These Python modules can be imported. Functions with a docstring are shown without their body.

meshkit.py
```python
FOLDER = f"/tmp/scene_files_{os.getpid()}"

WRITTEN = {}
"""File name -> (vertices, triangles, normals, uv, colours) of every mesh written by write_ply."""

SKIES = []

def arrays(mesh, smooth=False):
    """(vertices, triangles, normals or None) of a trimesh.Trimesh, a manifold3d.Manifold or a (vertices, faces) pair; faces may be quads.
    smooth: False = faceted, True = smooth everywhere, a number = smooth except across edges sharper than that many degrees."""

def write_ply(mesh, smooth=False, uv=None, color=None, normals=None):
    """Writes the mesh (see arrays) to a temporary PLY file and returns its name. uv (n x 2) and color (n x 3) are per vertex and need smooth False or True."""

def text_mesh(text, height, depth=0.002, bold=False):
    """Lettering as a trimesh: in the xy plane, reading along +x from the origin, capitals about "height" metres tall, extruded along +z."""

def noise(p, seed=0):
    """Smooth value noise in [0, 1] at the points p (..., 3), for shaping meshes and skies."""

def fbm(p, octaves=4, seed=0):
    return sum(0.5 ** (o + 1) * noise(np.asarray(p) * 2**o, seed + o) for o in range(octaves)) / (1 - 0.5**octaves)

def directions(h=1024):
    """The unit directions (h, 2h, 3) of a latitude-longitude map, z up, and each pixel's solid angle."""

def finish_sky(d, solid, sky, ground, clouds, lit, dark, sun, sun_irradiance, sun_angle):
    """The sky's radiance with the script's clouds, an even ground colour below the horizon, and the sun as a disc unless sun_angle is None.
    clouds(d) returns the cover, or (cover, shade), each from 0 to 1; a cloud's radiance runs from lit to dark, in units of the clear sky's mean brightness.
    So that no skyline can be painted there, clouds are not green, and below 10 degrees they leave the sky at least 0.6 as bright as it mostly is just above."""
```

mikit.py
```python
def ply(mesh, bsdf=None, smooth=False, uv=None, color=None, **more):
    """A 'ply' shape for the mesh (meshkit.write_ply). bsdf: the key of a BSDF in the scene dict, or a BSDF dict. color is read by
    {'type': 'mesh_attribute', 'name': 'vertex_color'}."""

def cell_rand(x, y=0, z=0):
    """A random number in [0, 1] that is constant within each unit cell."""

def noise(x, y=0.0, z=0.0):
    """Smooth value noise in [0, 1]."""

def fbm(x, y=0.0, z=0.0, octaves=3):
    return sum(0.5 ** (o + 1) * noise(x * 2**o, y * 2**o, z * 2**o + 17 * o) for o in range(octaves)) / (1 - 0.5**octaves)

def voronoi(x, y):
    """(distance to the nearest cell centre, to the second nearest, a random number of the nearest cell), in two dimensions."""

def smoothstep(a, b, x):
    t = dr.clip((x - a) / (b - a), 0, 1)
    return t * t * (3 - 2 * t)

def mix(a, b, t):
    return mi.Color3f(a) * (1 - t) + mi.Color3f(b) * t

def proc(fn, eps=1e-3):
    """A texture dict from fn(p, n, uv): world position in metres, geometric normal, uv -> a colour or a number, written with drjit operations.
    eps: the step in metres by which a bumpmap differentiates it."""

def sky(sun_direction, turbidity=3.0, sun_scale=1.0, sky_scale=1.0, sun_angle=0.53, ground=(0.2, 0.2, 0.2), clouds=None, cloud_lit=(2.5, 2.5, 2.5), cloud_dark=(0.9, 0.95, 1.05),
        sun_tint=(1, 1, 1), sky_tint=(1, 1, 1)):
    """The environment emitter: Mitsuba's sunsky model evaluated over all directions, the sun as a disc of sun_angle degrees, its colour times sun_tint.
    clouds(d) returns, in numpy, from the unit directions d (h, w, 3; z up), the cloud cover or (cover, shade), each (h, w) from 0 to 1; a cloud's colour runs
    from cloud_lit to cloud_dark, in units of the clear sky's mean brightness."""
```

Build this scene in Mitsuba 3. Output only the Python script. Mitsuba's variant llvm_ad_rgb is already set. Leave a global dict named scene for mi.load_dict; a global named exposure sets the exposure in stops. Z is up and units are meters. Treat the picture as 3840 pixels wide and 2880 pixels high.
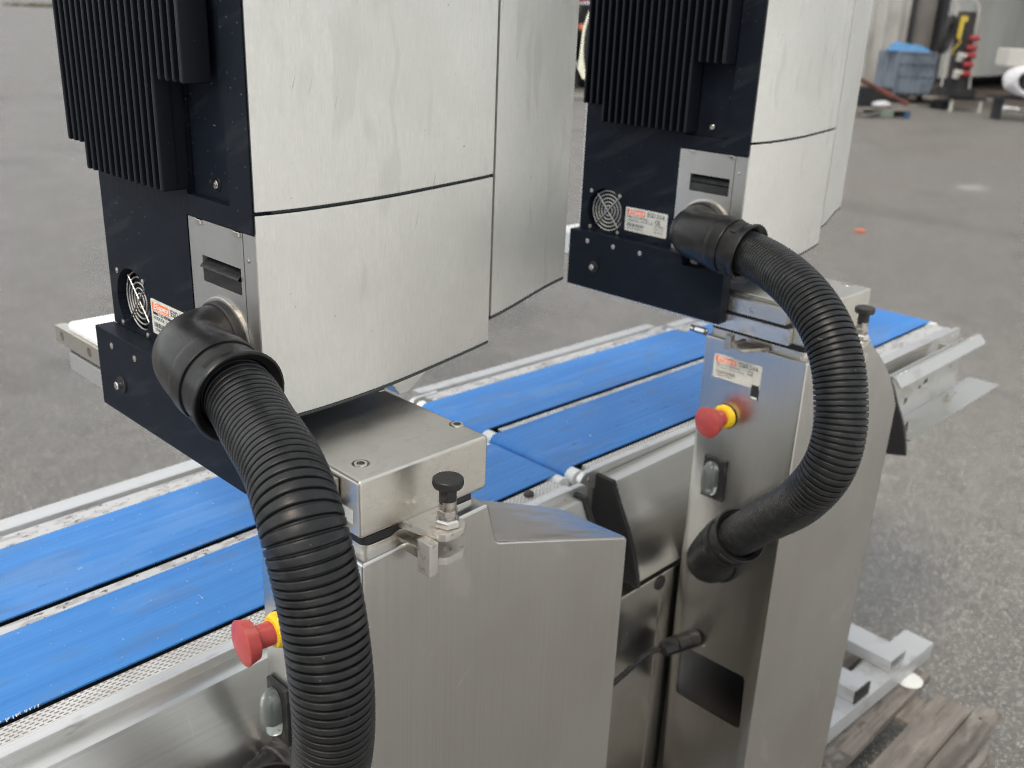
import math, random
import numpy as np, trimesh, drjit as dr
import mitsuba as mi
import mikit, meshkit
from mikit import noise, fbm, voronoi, cell_rand, smoothstep, mix
from scipy.interpolate import CubicSpline
from scipy.spatial.transform import Rotation
from shapely.geometry import Polygon, Point, box as sbox
from shapely.ops import unary_union

T = mi.ScalarTransform4f
random.seed(7)
rng = np.random.default_rng(7)
scene, labels = {"type": "scene"}, {}
H = 1.70                                   # height of the lens above the yard; all z below are measured from the lens

# ---------------------------------------------------------------- camera, sky, exposure
yaw, pitch, roll = np.radians([43.80907, 20.94535, -2.36585])
fwd = np.array([math.cos(pitch) * math.cos(yaw), math.cos(pitch) * math.sin(yaw), -math.sin(pitch)])
right = np.cross(fwd, [0, 0, 1]); right /= np.linalg.norm(right)
down = np.cross(fwd, right)
up = -(-math.sin(roll) * right + math.cos(roll) * down)
scene["camera"] = {
    "type": "thinlens", "fov": math.degrees(2 * math.atan(1920 / 3684.4)), "fov_axis": "x",
    "aperture_radius": 0.0021, "focus_distance": 0.86, "near_clip": 0.02, "far_clip": 2000.0,
    "to_world": T().look_at(origin=[0, 0, H], target=[float(v) for v in fwd + np.array([0, 0, H])], up=[float(v) for v in up]),
    "film": {"type": "hdrfilm", "width": 1024, "height": 768, "rfilter": {"type": "gaussian"}},
    "sampler": {"type": "independent", "sample_count": 64},
}


def cloud(d):
    n = meshkit.fbm(d * np.array([2.2, 2.2, 4.0]), 4, 3)
    near = np.clip(d @ (np.array([-0.70, 0.40, 0.50]) / 0.949), 0, 1)          # thinner cover on the sun's side of the sky
    return np.ones(n.shape), np.clip((n - 0.45) * 1.8 + 0.62 - 0.85 * near ** 1.3, 0, 1)


scene["sky"] = mikit.sky((-0.60, -0.16, 0.78), turbidity=3.0, sun_scale=0.30, sun_angle=14, clouds=cloud, sun_tint=(0.95, 0.98, 1.05),
                         cloud_lit=(3.75, 3.84, 3.90), cloud_dark=(1.55, 1.62, 1.70), ground=(0.2, 0.195, 0.19))
exposure = 1.95

# ---------------------------------------------------------------- materials
def tex(fn, eps=1e-3):
    return mikit.proc(fn, eps)


def rgb(*v):
    return {"type": "rgb", "value": list(v)}


def pr(name, color, rough=0.5, metal=0.0, bump=None, bump_scale=1.0, eps=4e-4, **more):
    b = {"type": "principled", "base_color": tex(color) if callable(color) else rgb(*color),
         "roughness": tex(rough) if callable(rough) else float(rough), "metallic": float(metal), **more}
    if bump is not None:
        b = {"type": "bumpmap", "scale": float(bump_scale), "bump": {**tex(bump, eps)}, "bsdf": b}
    scene[name] = {"type": "twosided", "bsdf": b} if not more.get("spec_trans") else b


def scuffs(p, a=1.0):
    """long thin rub marks and small specks, 0..1"""
    s1 = fbm(p.x * 9 + p.y * 9, p.y * 7 - p.x * 7, p.z * 5, 4)
    return smoothstep(0.60, 0.78, s1) * a


def steel_col(p, n, uv):
    st = noise((p.x + p.y) * 1100, (p.x - p.y) * 500, p.z * 5) * 0.7 + noise((p.x + p.y) * 330, p.y * 90, p.z * 2.2) * 0.3
    rub = smoothstep(0.64, 0.8, fbm(p.x * 22 + p.z * 9, p.y * 22, p.z * 11, 4))
    c = mix((0.60, 0.592, 0.565), (0.675, 0.667, 0.64), st)
    q = p.x * 0.75 + p.z * 0.66
    scr = smoothstep(0.93, 0.96, noise(q * 16, (p.x * 0.66 - p.z * 0.75) * 240, p.y * 60)) * smoothstep(0.52, 0.64, fbm(p.x * 6, p.y * 6, p.z * 5 + 3, 3))
    film = smoothstep(0.45, 0.7, fbm(p.x * 5, p.y * 5, p.z * 4, 4))
    c = mix(c, (0.52, 0.50, 0.455), film * 0.35)
    return mix(c, (0.80, 0.79, 0.76), dr.clip(rub * 0.4 + scr * 0.7, 0, 1))


def steel_col_rough(p, n, uv):
    return 0.185 + 0.12 * fbm(p.x * 9, p.y * 9, p.z * 6, 3) + 0.05 * noise((p.x + p.y) * 700, 0, p.z * 5)


def steel_bump(p, n, uv):
    return noise((p.x + p.y) * 1100, (p.x - p.y) * 700, p.z * 9)


pr("steel_column", steel_col, steel_col_rough, 1.0, steel_bump, 2.2e-5)


def steel_x(p, n, uv):
    st = noise(p.x * 8, (p.y + p.z) * 800, (p.y - p.z) * 800)
    rub = smoothstep(0.62, 0.8, fbm(p.x * 18, p.y * 26, p.z * 26, 4))
    scr = smoothstep(0.88, 0.93, noise(p.x * 160, p.y * 9 + p.z * 9, p.z * 7))
    return mix(mix((0.66, 0.65, 0.615), (0.75, 0.74, 0.705), st), (0.82, 0.765, 0.73), dr.clip(rub * 0.45 + scr * 0.6, 0, 1))


pr("steel_cover", steel_x, lambda p, n, uv: 0.24 + 0.12 * fbm(p.x * 9, p.y * 22, p.z * 22, 3), 1.0,
   lambda p, n, uv: noise(p.x * 9, (p.y + p.z) * 1000, (p.y - p.z) * 1000), 2.0e-5)


def steel_blk(p, n, uv):
    w = fbm(p.x * 75 + 3 * noise(p.x * 60, p.y * 60, p.z * 60), p.y * 75, p.z * 75, 4)
    worm = 1 - smoothstep(0.0, 0.035, dr.abs(w - 0.5))
    c = mix((0.64, 0.615, 0.56), (0.74, 0.715, 0.66), fbm(p.x * 30, p.y * 30, p.z * 30, 3))
    return mix(c, (0.42, 0.39, 0.34), worm * 0.20)


pr("steel_block", steel_blk, lambda p, n, uv: 0.30 + 0.13 * fbm(p.x * 40, p.y * 40, p.z * 40, 3), 1.0,
   lambda p, n, uv: noise(p.x * 700, p.y * 700, p.z * 700), 0.8e-5)
pr("steel_ramp", lambda p, n, uv: mix((0.60, 0.585, 0.55), (0.68, 0.665, 0.63), noise((p.x + p.y) * 700, p.y * 9, 0.0)), 0.13, 1.0,
   lambda p, n, uv: fbm(p.x * 9, p.y * 40, 0.0, 3) + 0.02 * noise(p.x * 500, p.y * 40, 0.0), 1.0e-3, 2e-3)
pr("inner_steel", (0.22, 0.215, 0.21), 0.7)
pr("steel_polish", (0.68, 0.66, 0.62), 0.16, 1.0)
pr("steel_screw", (0.62, 0.60, 0.56), 0.24, 1.0)

pr("steel_lug", lambda p, n, uv: mix((0.62, 0.60, 0.56), (0.40, 0.35, 0.29), smoothstep(0.56, 0.74, fbm(p.x * 160, p.y * 160, p.z * 160, 4)) * 0.7), 0.42, 0.85)


def worn(p, n, uv):
    r = smoothstep(0.52, 0.7, fbm(p.x * 120, p.y * 120, p.z * 120, 4))
    return mix((0.50, 0.48, 0.445), (0.26, 0.19, 0.13), r * 0.6)


pr("steel_worn", worn, 0.36, 1.0)


def panel(p, n, uv):
    s = p.x + 0.35 * p.y
    st = noise(s * 700, p.y * 40, p.z * 60) * 0.5 + noise(s * 1600, 0, p.z * 210) * 0.5
    c = mix((0.75, 0.748, 0.705), (0.875, 0.872, 0.83), st)
    w = s + 0.012 * noise(s * 30, 1.0, p.z * 26)
    run = noise(w * 38, 3.0, p.z * 3.6) * 0.5 + noise(w * 110, 5.0, p.z * 8.0) * 0.5
    cell = fbm(w * 24, p.y * 6, p.z * 11, 4)
    stain = smoothstep(0.60, 0.69, cell * 0.5 + run * 0.5)
    c = mix(c, (0.50, 0.495, 0.44), stain * 0.22)
    film = smoothstep(0.42, 0.68, fbm(s * 8, 2.0, p.z * 9, 4))
    c = mix(c, (0.68, 0.675, 0.625), film * 0.30)
    q, r = s * 0.30 + p.z * 0.95, s * 0.95 - p.z * 0.30
    scr = smoothstep(0.935, 0.965, noise(q * 26, 7.0, r * 300)) * smoothstep(0.5, 0.6, noise(s * 7, 1.0, p.z * 8))
    c = mix(c, (0.42, 0.41, 0.37), scr * 0.5)
    speck = smoothstep(0.945, 0.965, noise(s * 300, p.y * 20, p.z * 240)) * smoothstep(0.45, 0.62, noise(s * 12, 4.0, p.z * 12))
    return mix(c, (0.20, 0.19, 0.17), speck * 0.55)


pr("panel_metal", panel, lambda p, n, uv: 0.45 + 0.10 * fbm((p.x + 0.35 * p.y) * 11, p.y * 3, p.z * 6, 3), 0.88,
   lambda p, n, uv: noise((p.x + 0.35 * p.y) * 1000, p.y * 60, p.z * 90), 2.5e-5)
pr("silver_plate", lambda p, n, uv: mix((0.50, 0.505, 0.50), (0.58, 0.585, 0.575), fbm(p.x * 60, p.y * 60, p.z * 20, 3)), 0.40, 0.9)


def dark(p, n, uv):
    d = fbm(p.x * 45, p.y * 45, p.z * 45, 4)
    s = smoothstep(0.93, 0.97, noise(p.x * 260, p.y * 260, p.z * 260))
    c = mix((0.0055, 0.0085, 0.0145), (0.010, 0.0140, 0.0215), d)
    wipe = smoothstep(0.58, 0.74, fbm(p.y * 30 + p.z * 60, p.z * 22, p.x * 30, 4))
    c = mix(c, (0.030, 0.034, 0.038), wipe * 0.35)
    return mix(c, (0.14, 0.14, 0.14), s * 0.6)


pr("black_coat", dark, lambda p, n, uv: 0.40 + 0.14 * fbm(p.x * 30, p.y * 30, p.z * 30, 3), 0.0,
   lambda p, n, uv: noise(p.x * 1300, p.y * 1300, p.z * 1300), 1.5e-5, specular=0.10)
pr("fin_coat", lambda p, n, uv: mix((0.0055, 0.0075, 0.012), (0.10, 0.10, 0.10), smoothstep(0.955, 0.985, noise(p.x * 330, p.y * 330, p.z * 230)) * 0.5),
   0.42, 0.0, specular=0.28)
pr("edge_strip", (0.036, 0.041, 0.044), 0.5)


def rubber(p, n, uv):
    d = smoothstep(0.45, 0.75, fbm(p.x * 90, p.y * 90, p.z * 90, 4))
    s = smoothstep(0.95, 0.975, noise(p.x * 300, p.y * 300, p.z * 300))
    c = mix((0.0075, 0.0082, 0.0092), (0.018, 0.019, 0.020), d)
    return mix(c, (0.22, 0.21, 0.20), s * 0.6)


pr("hose_rubber", rubber, lambda p, n, uv: 0.33 + 0.12 * fbm(p.x * 50, p.y * 50, p.z * 50, 3), 0.0,
   lambda p, n, uv: noise(p.x * 900, p.y * 900, p.z * 900), 1.0e-5, specular=0.46)


def elbow_c(p, n, uv):
    d = smoothstep(0.42, 0.78, fbm(p.x * 60, p.y * 60, p.z * 60, 4))
    return mix((0.0110, 0.0112, 0.0118), (0.027, 0.025, 0.023), d * 0.7)


pr("hose_fitting", elbow_c, lambda p, n, uv: 0.30 + 0.10 * fbm(p.x * 90, p.y * 40, p.z * 40, 3), 0.0,
   lambda p, n, uv: noise(p.x * 1200, p.y * 1200, p.z * 1200), 2.0e-5, specular=0.38)
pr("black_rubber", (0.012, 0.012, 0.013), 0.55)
pr("knob_black", lambda p, n, uv: mix((0.014, 0.014, 0.015), (0.07, 0.06, 0.05), smoothstep(0.5, 0.72, fbm(p.x * 90, p.y * 90, p.z * 60, 4)) * 0.6), 0.48)
pr("red_button", lambda p, n, uv: mix((0.37, 0.045, 0.043), (0.45, 0.075, 0.07), fbm(p.x * 110, p.y * 110, p.z * 110, 3)), 0.42,
   0.0, lambda p, n, uv: noise(p.x * 1500, p.y * 1500, p.z * 1500), 1.5e-5)
pr("yellow_ring", (0.80, 0.55, 0.02), 0.42)
pr("white_plastic", (0.78, 0.79, 0.77), 0.38)


def belt(p, n, uv):
    lo = noise(p.x * 3.5, p.y * 130, 2.0) * 0.55 + noise(p.x * 9, p.y * 420, 5.0) * 0.45
    c = mix((0.027, 0.180, 0.540), (0.052, 0.240, 0.620), lo)
    dirt = smoothstep(0.55, 0.72, fbm(p.x * 11, p.y * 42, 3.0, 4))
    c = mix(c, (0.10, 0.17, 0.30), dirt * 0.28)
    rub = smoothstep(0.58, 0.74, fbm(p.x * 7 + 11, p.y * 22, 8.0, 4))
    c = mix(c, (0.16, 0.33, 0.62), rub * 0.22)
    pale = smoothstep(0.968, 0.985, noise(p.x * 210, p.y * 210, 1.0))
    mark = smoothstep(0.93, 0.96, noise(p.x * 34 + p.y * 20, p.y * 170, 7.0))
    c = mix(c, (0.035, 0.06, 0.11), mark * 0.3)
    return mix(c, (0.5, 0.56, 0.62), pale * 0.7)


pr("belt_blue", belt, lambda p, n, uv: 0.42 + 0.12 * fbm(p.x * 12, p.y * 50, 0.0, 3), 0.0,
   lambda p, n, uv: noise(p.x * 700, p.y * 700, p.z * 700), 2.5e-5, specular=0.42)


def alu(p, n, uv):
    c = mix((0.66, 0.66, 0.645), (0.78, 0.78, 0.765), noise(p.x * 6, p.y * 700, p.z * 700))
    d = smoothstep(0.60, 0.76, fbm(p.x * 26, p.y * 60, p.z * 60, 4))
    return mix(c, (0.33, 0.31, 0.28), d * 0.55)


pr("aluminium", alu, 0.34, 0.85)
pr("aluminium_bright", lambda p, n, uv: mix((0.72, 0.725, 0.72), (0.46, 0.45, 0.43), smoothstep(0.60, 0.78, fbm(p.x * 40, p.y * 60, p.z * 60, 4)) * 0.5), 0.36, 0.88)


def dirty_strip(p, n, uv):
    d = smoothstep(0.46, 0.68, fbm(p.x * 42, p.y * 110, 1.0, 4))
    s = smoothstep(0.83, 0.9, noise(p.x * 160, p.y * 260, 2.0))
    return mix(mix((0.62, 0.62, 0.62), (0.36, 0.34, 0.33), d * 0.7), (0.06, 0.055, 0.05), s * 0.8)


pr("dirty_aluminium", dirty_strip, 0.42, 0.5)


def knurl_h(p):
    v = p.y * 235.0
    row = dr.floor(v)
    u = p.x * 125.0 + 0.37 * row
    a, b = dr.abs(u - dr.floor(u) - 0.5), dr.abs(v - row - 0.5)
    return (1 - smoothstep(0.25, 0.36, a)) * (1 - smoothstep(0.16, 0.30, b))


pr("knurled_strip", lambda p, n, uv: mix(mix((0.74, 0.735, 0.71), (0.50, 0.48, 0.45), fbm(p.x * 40, p.y * 60, 0.0, 3) * 0.7), (0.10, 0.095, 0.09), knurl_h(p) * 0.85), 0.42, 0.4)
pr("label_paper", lambda p, n, uv: mix((0.60, 0.60, 0.55), (0.48, 0.47, 0.43), smoothstep(0.5, 0.75, fbm(p.y * 160, p.z * 160, p.x * 90, 3)) * 0.6), 0.45)
pr("ink", (0.02, 0.02, 0.022), 0.6)
pr("orange_print", (0.82, 0.155, 0.035), 0.45)
pr("white_print", (0.75, 0.74, 0.71), 0.5)
scene["clear_plastic"] = {"type": "principled", "base_color": rgb(0.62, 0.69, 0.66), "roughness": 0.06, "spec_trans": 0.85, "eta": 1.49}
pr("reel_card", (0.80, 0.79, 0.62), 0.5)
pr("frame_paint", lambda p, n, uv: mix((0.52, 0.535, 0.545), (0.40, 0.395, 0.385), smoothstep(0.52, 0.72, fbm(p.x * 22, p.y * 22, p.z * 30, 4)) * 0.7), 0.40, 0.35)
pr("bracket_alu", lambda p, n, uv: mix((0.66, 0.66, 0.635), (0.52, 0.50, 0.45), smoothstep(0.5, 0.72, fbm(p.x * 16, p.y * 30, p.z * 22, 4)) * 0.7), 0.36, 0.92)


pr("added_apron_pale", lambda p, n, uv: mix((0.62, 0.615, 0.595), (0.50, 0.495, 0.475), fbm(p.x * 1.4, p.y * 1.4, 0.0, 4)), 0.7)  # pale tone of the slab added out of view


def wood(p, n, uv):
    wy = p.y + 0.004 * noise(p.x * 6, p.y * 14, p.z * 14)
    g = noise(p.x * 5, wy * 260, p.z * 260) * 0.5 + noise(p.x * 12, wy * 640, p.z * 640) * 0.5
    c = mix((0.315, 0.285, 0.25), (0.16, 0.143, 0.128), g)
    board = cell_rand(dr.floor(p.y * 9.3), dr.floor(p.z * 24))
    c = c * (0.66 + 0.6 * board)
    c = mix(c, (0.36, 0.335, 0.30), smoothstep(0.50, 0.68, fbm(p.x * 9, p.y * 34, p.z * 34 + 5, 4)) * 0.55)
    d = smoothstep(0.42, 0.70, fbm(p.x * 11 + 7 + 1.5 * noise(p.x * 30, p.y * 60, 0), p.y * 46, p.z * 46, 5))
    c = mix(c, (0.070, 0.063, 0.058), d * 0.70)
    crack = smoothstep(0.90, 0.95, noise(p.x * 4, wy * 190, p.z * 190 + 9))
    return mix(c, (0.03, 0.026, 0.022), crack * 0.8)


pr("pallet_wood", wood, 0.8, 0.0, lambda p, n, uv: fbm(p.x * 30, p.y * 420, p.z * 420, 3), 8e-4)


def asphalt(p, n, uv):
    d1, d2, r = voronoi(p.x * 135, p.y * 135)
    e1, e2, r2 = voronoi(p.x * 330 + 40, p.y * 330)
    blot = fbm(p.x * 0.55, p.y * 0.55, 3.0, 4)
    patch = fbm(p.x * 2.6, p.y * 2.6, 9.0, 3)
    binder = mix((0.105, 0.102, 0.098), (0.165, 0.160, 0.152), patch)
    binder = mix(binder, (0.125, 0.112, 0.10), smoothstep(0.42, 0.68, blot) * 0.4)
    worn_ = smoothstep(0.0, 1.6, p.x * 0.70 - p.y * 0.72 + 1.6 * (fbm(p.x * 0.8, p.y * 0.8, 5.0, 3) - 0.5)) * smoothstep(9.0, 4.0, p.x + 2.0 * fbm(p.x, p.y, 8.0, 2))
    tan_ = smoothstep(1.0, 4.5, p.x * 0.70 - p.y * 0.72 + 1.5 * (blot - 0.5) + 0.12 * p.y) * smoothstep(0.25, 0.6, blot)
    binder = mix(binder, (0.150, 0.132, 0.117), tan_ * 0.75)
    binder = mix(binder, (0.215, 0.205, 0.188), worn_ * 0.7)
    stone = mix((0.085, 0.083, 0.080), (0.38, 0.366, 0.34), r * r)
    c = mix(binder, stone, (1 - smoothstep(0.32, 0.50, d1)) * smoothstep(0.15, 0.3, r))
    c = c * (0.74 + 0.50 * r2)
    hi = (1 - smoothstep(0.20, 0.36, d1)) * smoothstep(0.89 - 0.13 * worn_, 0.92 - 0.12 * worn_, r)
    c = mix(c, (0.60, 0.565, 0.51), hi * (0.45 + 0.55 * worn_))
    mot = fbm(p.x * 13, p.y * 13, 2.0, 3)
    c = c * (0.86 + 0.28 * mot)
    oil = smoothstep(0.64, 0.78, fbm(p.x * 1.3 + 5, p.y * 1.3, 1.0, 4))
    c = c * (1 - 0.20 * oil)
    q = dr.sqrt(dr.square((p.x - 11.6) / 0.55) + dr.square((p.y - 4.15) / 0.32))
    chalk = smoothstep(1.0, 0.15, q) * smoothstep(0.36, 0.6, fbm(p.x * 3.2, p.y * 3.2, 4.0, 4))
    return mix(c * 0.88, (0.44, 0.44, 0.43), chalk * 0.42)


pr("asphalt", asphalt, lambda p, n, uv: 0.36 + 0.22 * fbm(p.x * 2.5, p.y * 2.5, 0.0, 3), 0.0,
   lambda p, n, uv: noise(p.x * 260, p.y * 260, 0.0), 1.6e-3, 1e-3, specular=0.5)

# ---------------------------------------------------------------- helpers
def shift(m):
    m = m.copy(); m.apply_translation([0, 0, H]); return m


def free(key):
    if key not in scene and not any(k.startswith(key + "__") for k in scene) and key not in labels:
        return key
    i = 1
    while f"{key}_{i:03d}" in labels or f"{key}_{i:03d}" in scene or any(k.startswith(f"{key}_{i:03d}__") for k in scene):
        i += 1
    return f"{key}_{i:03d}"


def thing(name, label, cat, group=None):
    k = free(name)
    labels[k] = {"label": label, "category": cat, **({"group": group} if group else {})}
    return k


def put(parent, name, mesh, mat, smooth=False, label=None, **extra):
    """one mesh -> one entry, a child of parent"""
    if isinstance(mesh, list):
        mesh = trimesh.util.concatenate(mesh)
    k = free(parent + "__" + name)
    scene[k] = mikit.ply(shift(mesh), mat, smooth=smooth)
    if label or extra:
        labels[k] = {**({"label": label} if label else {}), **extra}
    return k


def put_ply(parent, name, ply_dict, M):
    k = free(parent + "__" + name)
    scene[k] = {**ply_dict, "to_world": T(np.asarray(M, float))}
    return k


def single(name, mesh, mat, label, cat, smooth=False, group=None):
    k = thing(name, label, cat, group)
    if isinstance(mesh, list):
        mesh = trimesh.util.concatenate(mesh)
    scene[k] = mikit.ply(shift(mesh), mat, smooth=smooth)
    return k


def setting(name, mesh, mat, label, kind="structure"):
    scene[name] = mikit.ply(shift(mesh), mat)
    labels[name] = {"kind": kind, **({"label": label} if label else {})}


def off(v):
    return np.array([[1, 0, 0, v[0]], [0, 1, 0, v[1]], [0, 0, 1, v[2] + H], [0, 0, 0, 1.0]])


def ccw(p):
    p = np.asarray(p, float)
    a = np.sum(p[:, 0] * np.roll(p[:, 1], -1) - np.roll(p[:, 0], -1) * p[:, 1])
    return p if a > 0 else p[::-1]


def rounded(pts, r, n=5):
    """corners of a polygon rounded; r a number or one per corner"""
    pts = np.asarray(pts, float); N = len(pts); out = []
    rr = np.broadcast_to(r, (N,))
    for i in range(N):
        a, b, c = pts[i - 1], pts[i], pts[(i + 1) % N]
        if rr[i] <= 0:
            out.append(b); continue
        u, w = a - b, c - b
        lu, lw = np.linalg.norm(u), np.linalg.norm(w); u, w = u / lu, w / lw
        ang = math.acos(np.clip(u @ w, -1, 1))
        t = min(rr[i] / math.tan(ang / 2), 0.49 * lu, 0.49 * lw); R = t * math.tan(ang / 2)
        cen = b + (u + w) / np.linalg.norm(u + w) * R / math.sin(ang / 2)
        p0, p1 = b + u * t - cen, b + w * t - cen
        a0 = math.atan2(p0[1], p0[0]); d = (math.atan2(p1[1], p1[0]) - a0 + math.pi) % (2 * math.pi) - math.pi
        out += [cen + R * np.array([math.cos(a0 + d * k / n), math.sin(a0 + d * k / n)]) for k in range(n + 1)]
    return np.array(out)


def inset(p, d):
    p = np.asarray(p); e = np.roll(p, -1, 0) - p
    e /= np.linalg.norm(e, axis=1, keepdims=True) + 1e-12
    n = np.stack([-e[:, 1], e[:, 0]], 1); m = np.roll(n, 1, 0)
    return p + d * (n + m) / np.maximum(1 + (n * m).sum(1, keepdims=True), 0.2)


def cutout(m, tools):
    """m minus the tools (closed meshes)"""
    import manifold3d as mf3
    def man(q):
        q = trimesh.Trimesh(q.vertices, q.faces, process=True); q.merge_vertices(digits_vertex=7); q.fix_normals()
        return mf3.Manifold(mf3.Mesh(vert_properties=np.asarray(q.vertices, np.float32), tri_verts=np.asarray(q.faces, np.uint32)))
    r = man(m)
    if r.is_empty():
        print('NOT CLOSED', r.status()); return m
    for t in tools:
        r = r - man(t)
    o = r.to_mesh(); return trimesh.Trimesh(np.asarray(o.vert_properties[:, :3], float), np.asarray(o.tri_verts), process=False)


AX = {"x": lambda a, b, h: (h, a, b), "y": lambda a, b, h: (b, h, a), "z": lambda a, b, h: (a, b, h)}


def prism(axis, poly, lo, hi, bevel=0.0, seg=3, holes=()):
    """polygon (yz for axis x, xz for axis y, xy for axis z) pushed from lo to hi with rounded rims"""
    poly = np.asarray(poly, float)
    if axis == "y":
        poly = poly[:, ::-1]
        holes = [np.asarray(h)[:, ::-1] for h in holes]
    poly = ccw(poly); n = len(poly)
    steps = [(0, lo), (0, hi)] if bevel <= 0 else \
        [(bevel * (1 - math.sin(t)), lo + bevel * (1 - math.cos(t))) for t in np.linspace(0, math.pi / 2, seg + 1)] + \
        [(bevel * (1 - math.sin(t)), hi - bevel * (1 - math.cos(t))) for t in np.linspace(math.pi / 2, 0, seg + 1)]
    V, F = [], []
    for ins, h in steps:
        q = inset(poly, ins) if ins > 1e-9 else poly
        V.append(np.stack(AX[axis](q[:, 0], q[:, 1], np.full(n, h)), 1))
    for k in range(len(steps) - 1):
        for i in range(n):
            j = (i + 1) % n; a, b = k * n, (k + 1) * n
            F += [[a + i, a + j, b + j], [a + i, b + j, b + i]]
    V = np.concatenate(V); base = len(V)
    for top in (0, 1):
        ins, h = steps[-1 if top else 0]
        q = inset(poly, ins) if ins > 1e-9 else poly
        P2 = Polygon(q, [ccw(hh)[::-1] for hh in holes])
        tv, tf = trimesh.creation.triangulate_polygon(P2, engine="earcut")
        V = np.vstack([V, np.stack(AX[axis](tv[:, 0], tv[:, 1], np.full(len(tv), h)), 1)])
        tf = np.asarray(tf); tri = tv[tf]
        s = np.cross(tri[:, 1] - tri[:, 0], tri[:, 2] - tri[:, 0])
        tf = np.where((s > 0)[:, None], tf, tf[:, ::-1])
        F += (tf + base if top else tf[:, ::-1] + base).tolist(); base += len(tv)
    for hh in holes:
        q = ccw(hh); m = len(q)
        V = np.vstack([V, np.stack(AX[axis](q[:, 0], q[:, 1], np.full(m, lo)), 1), np.stack(AX[axis](q[:, 0], q[:, 1], np.full(m, hi)), 1)])
        for i in range(m):
            j = (i + 1) % m
            F += [[base + i, base + m + j, base + j], [base + i, base + m + i, base + m + j]]
        base += 2 * m
    return trimesh.Trimesh(V, np.array(F), process=False)


def merged(m):
    m = m.copy(); m.merge_vertices(); return m


def boxm(lo, hi, bevel=0.0, seg=2, axis="z"):
    lo, hi = np.minimum(lo, hi), np.maximum(lo, hi)
    i = {"x": (1, 2, 0), "y": (0, 2, 1), "z": (0, 1, 2)}[axis]
    q = np.array([[lo[i[0]], lo[i[1]]], [hi[i[0]], lo[i[1]]], [hi[i[0]], hi[i[1]]], [lo[i[0]], hi[i[1]]]])
    if bevel > 0:
        q = rounded(q, bevel, seg)
    return merged(prism(axis, q, lo[i[2]], hi[i[2]], bevel, seg))


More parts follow.
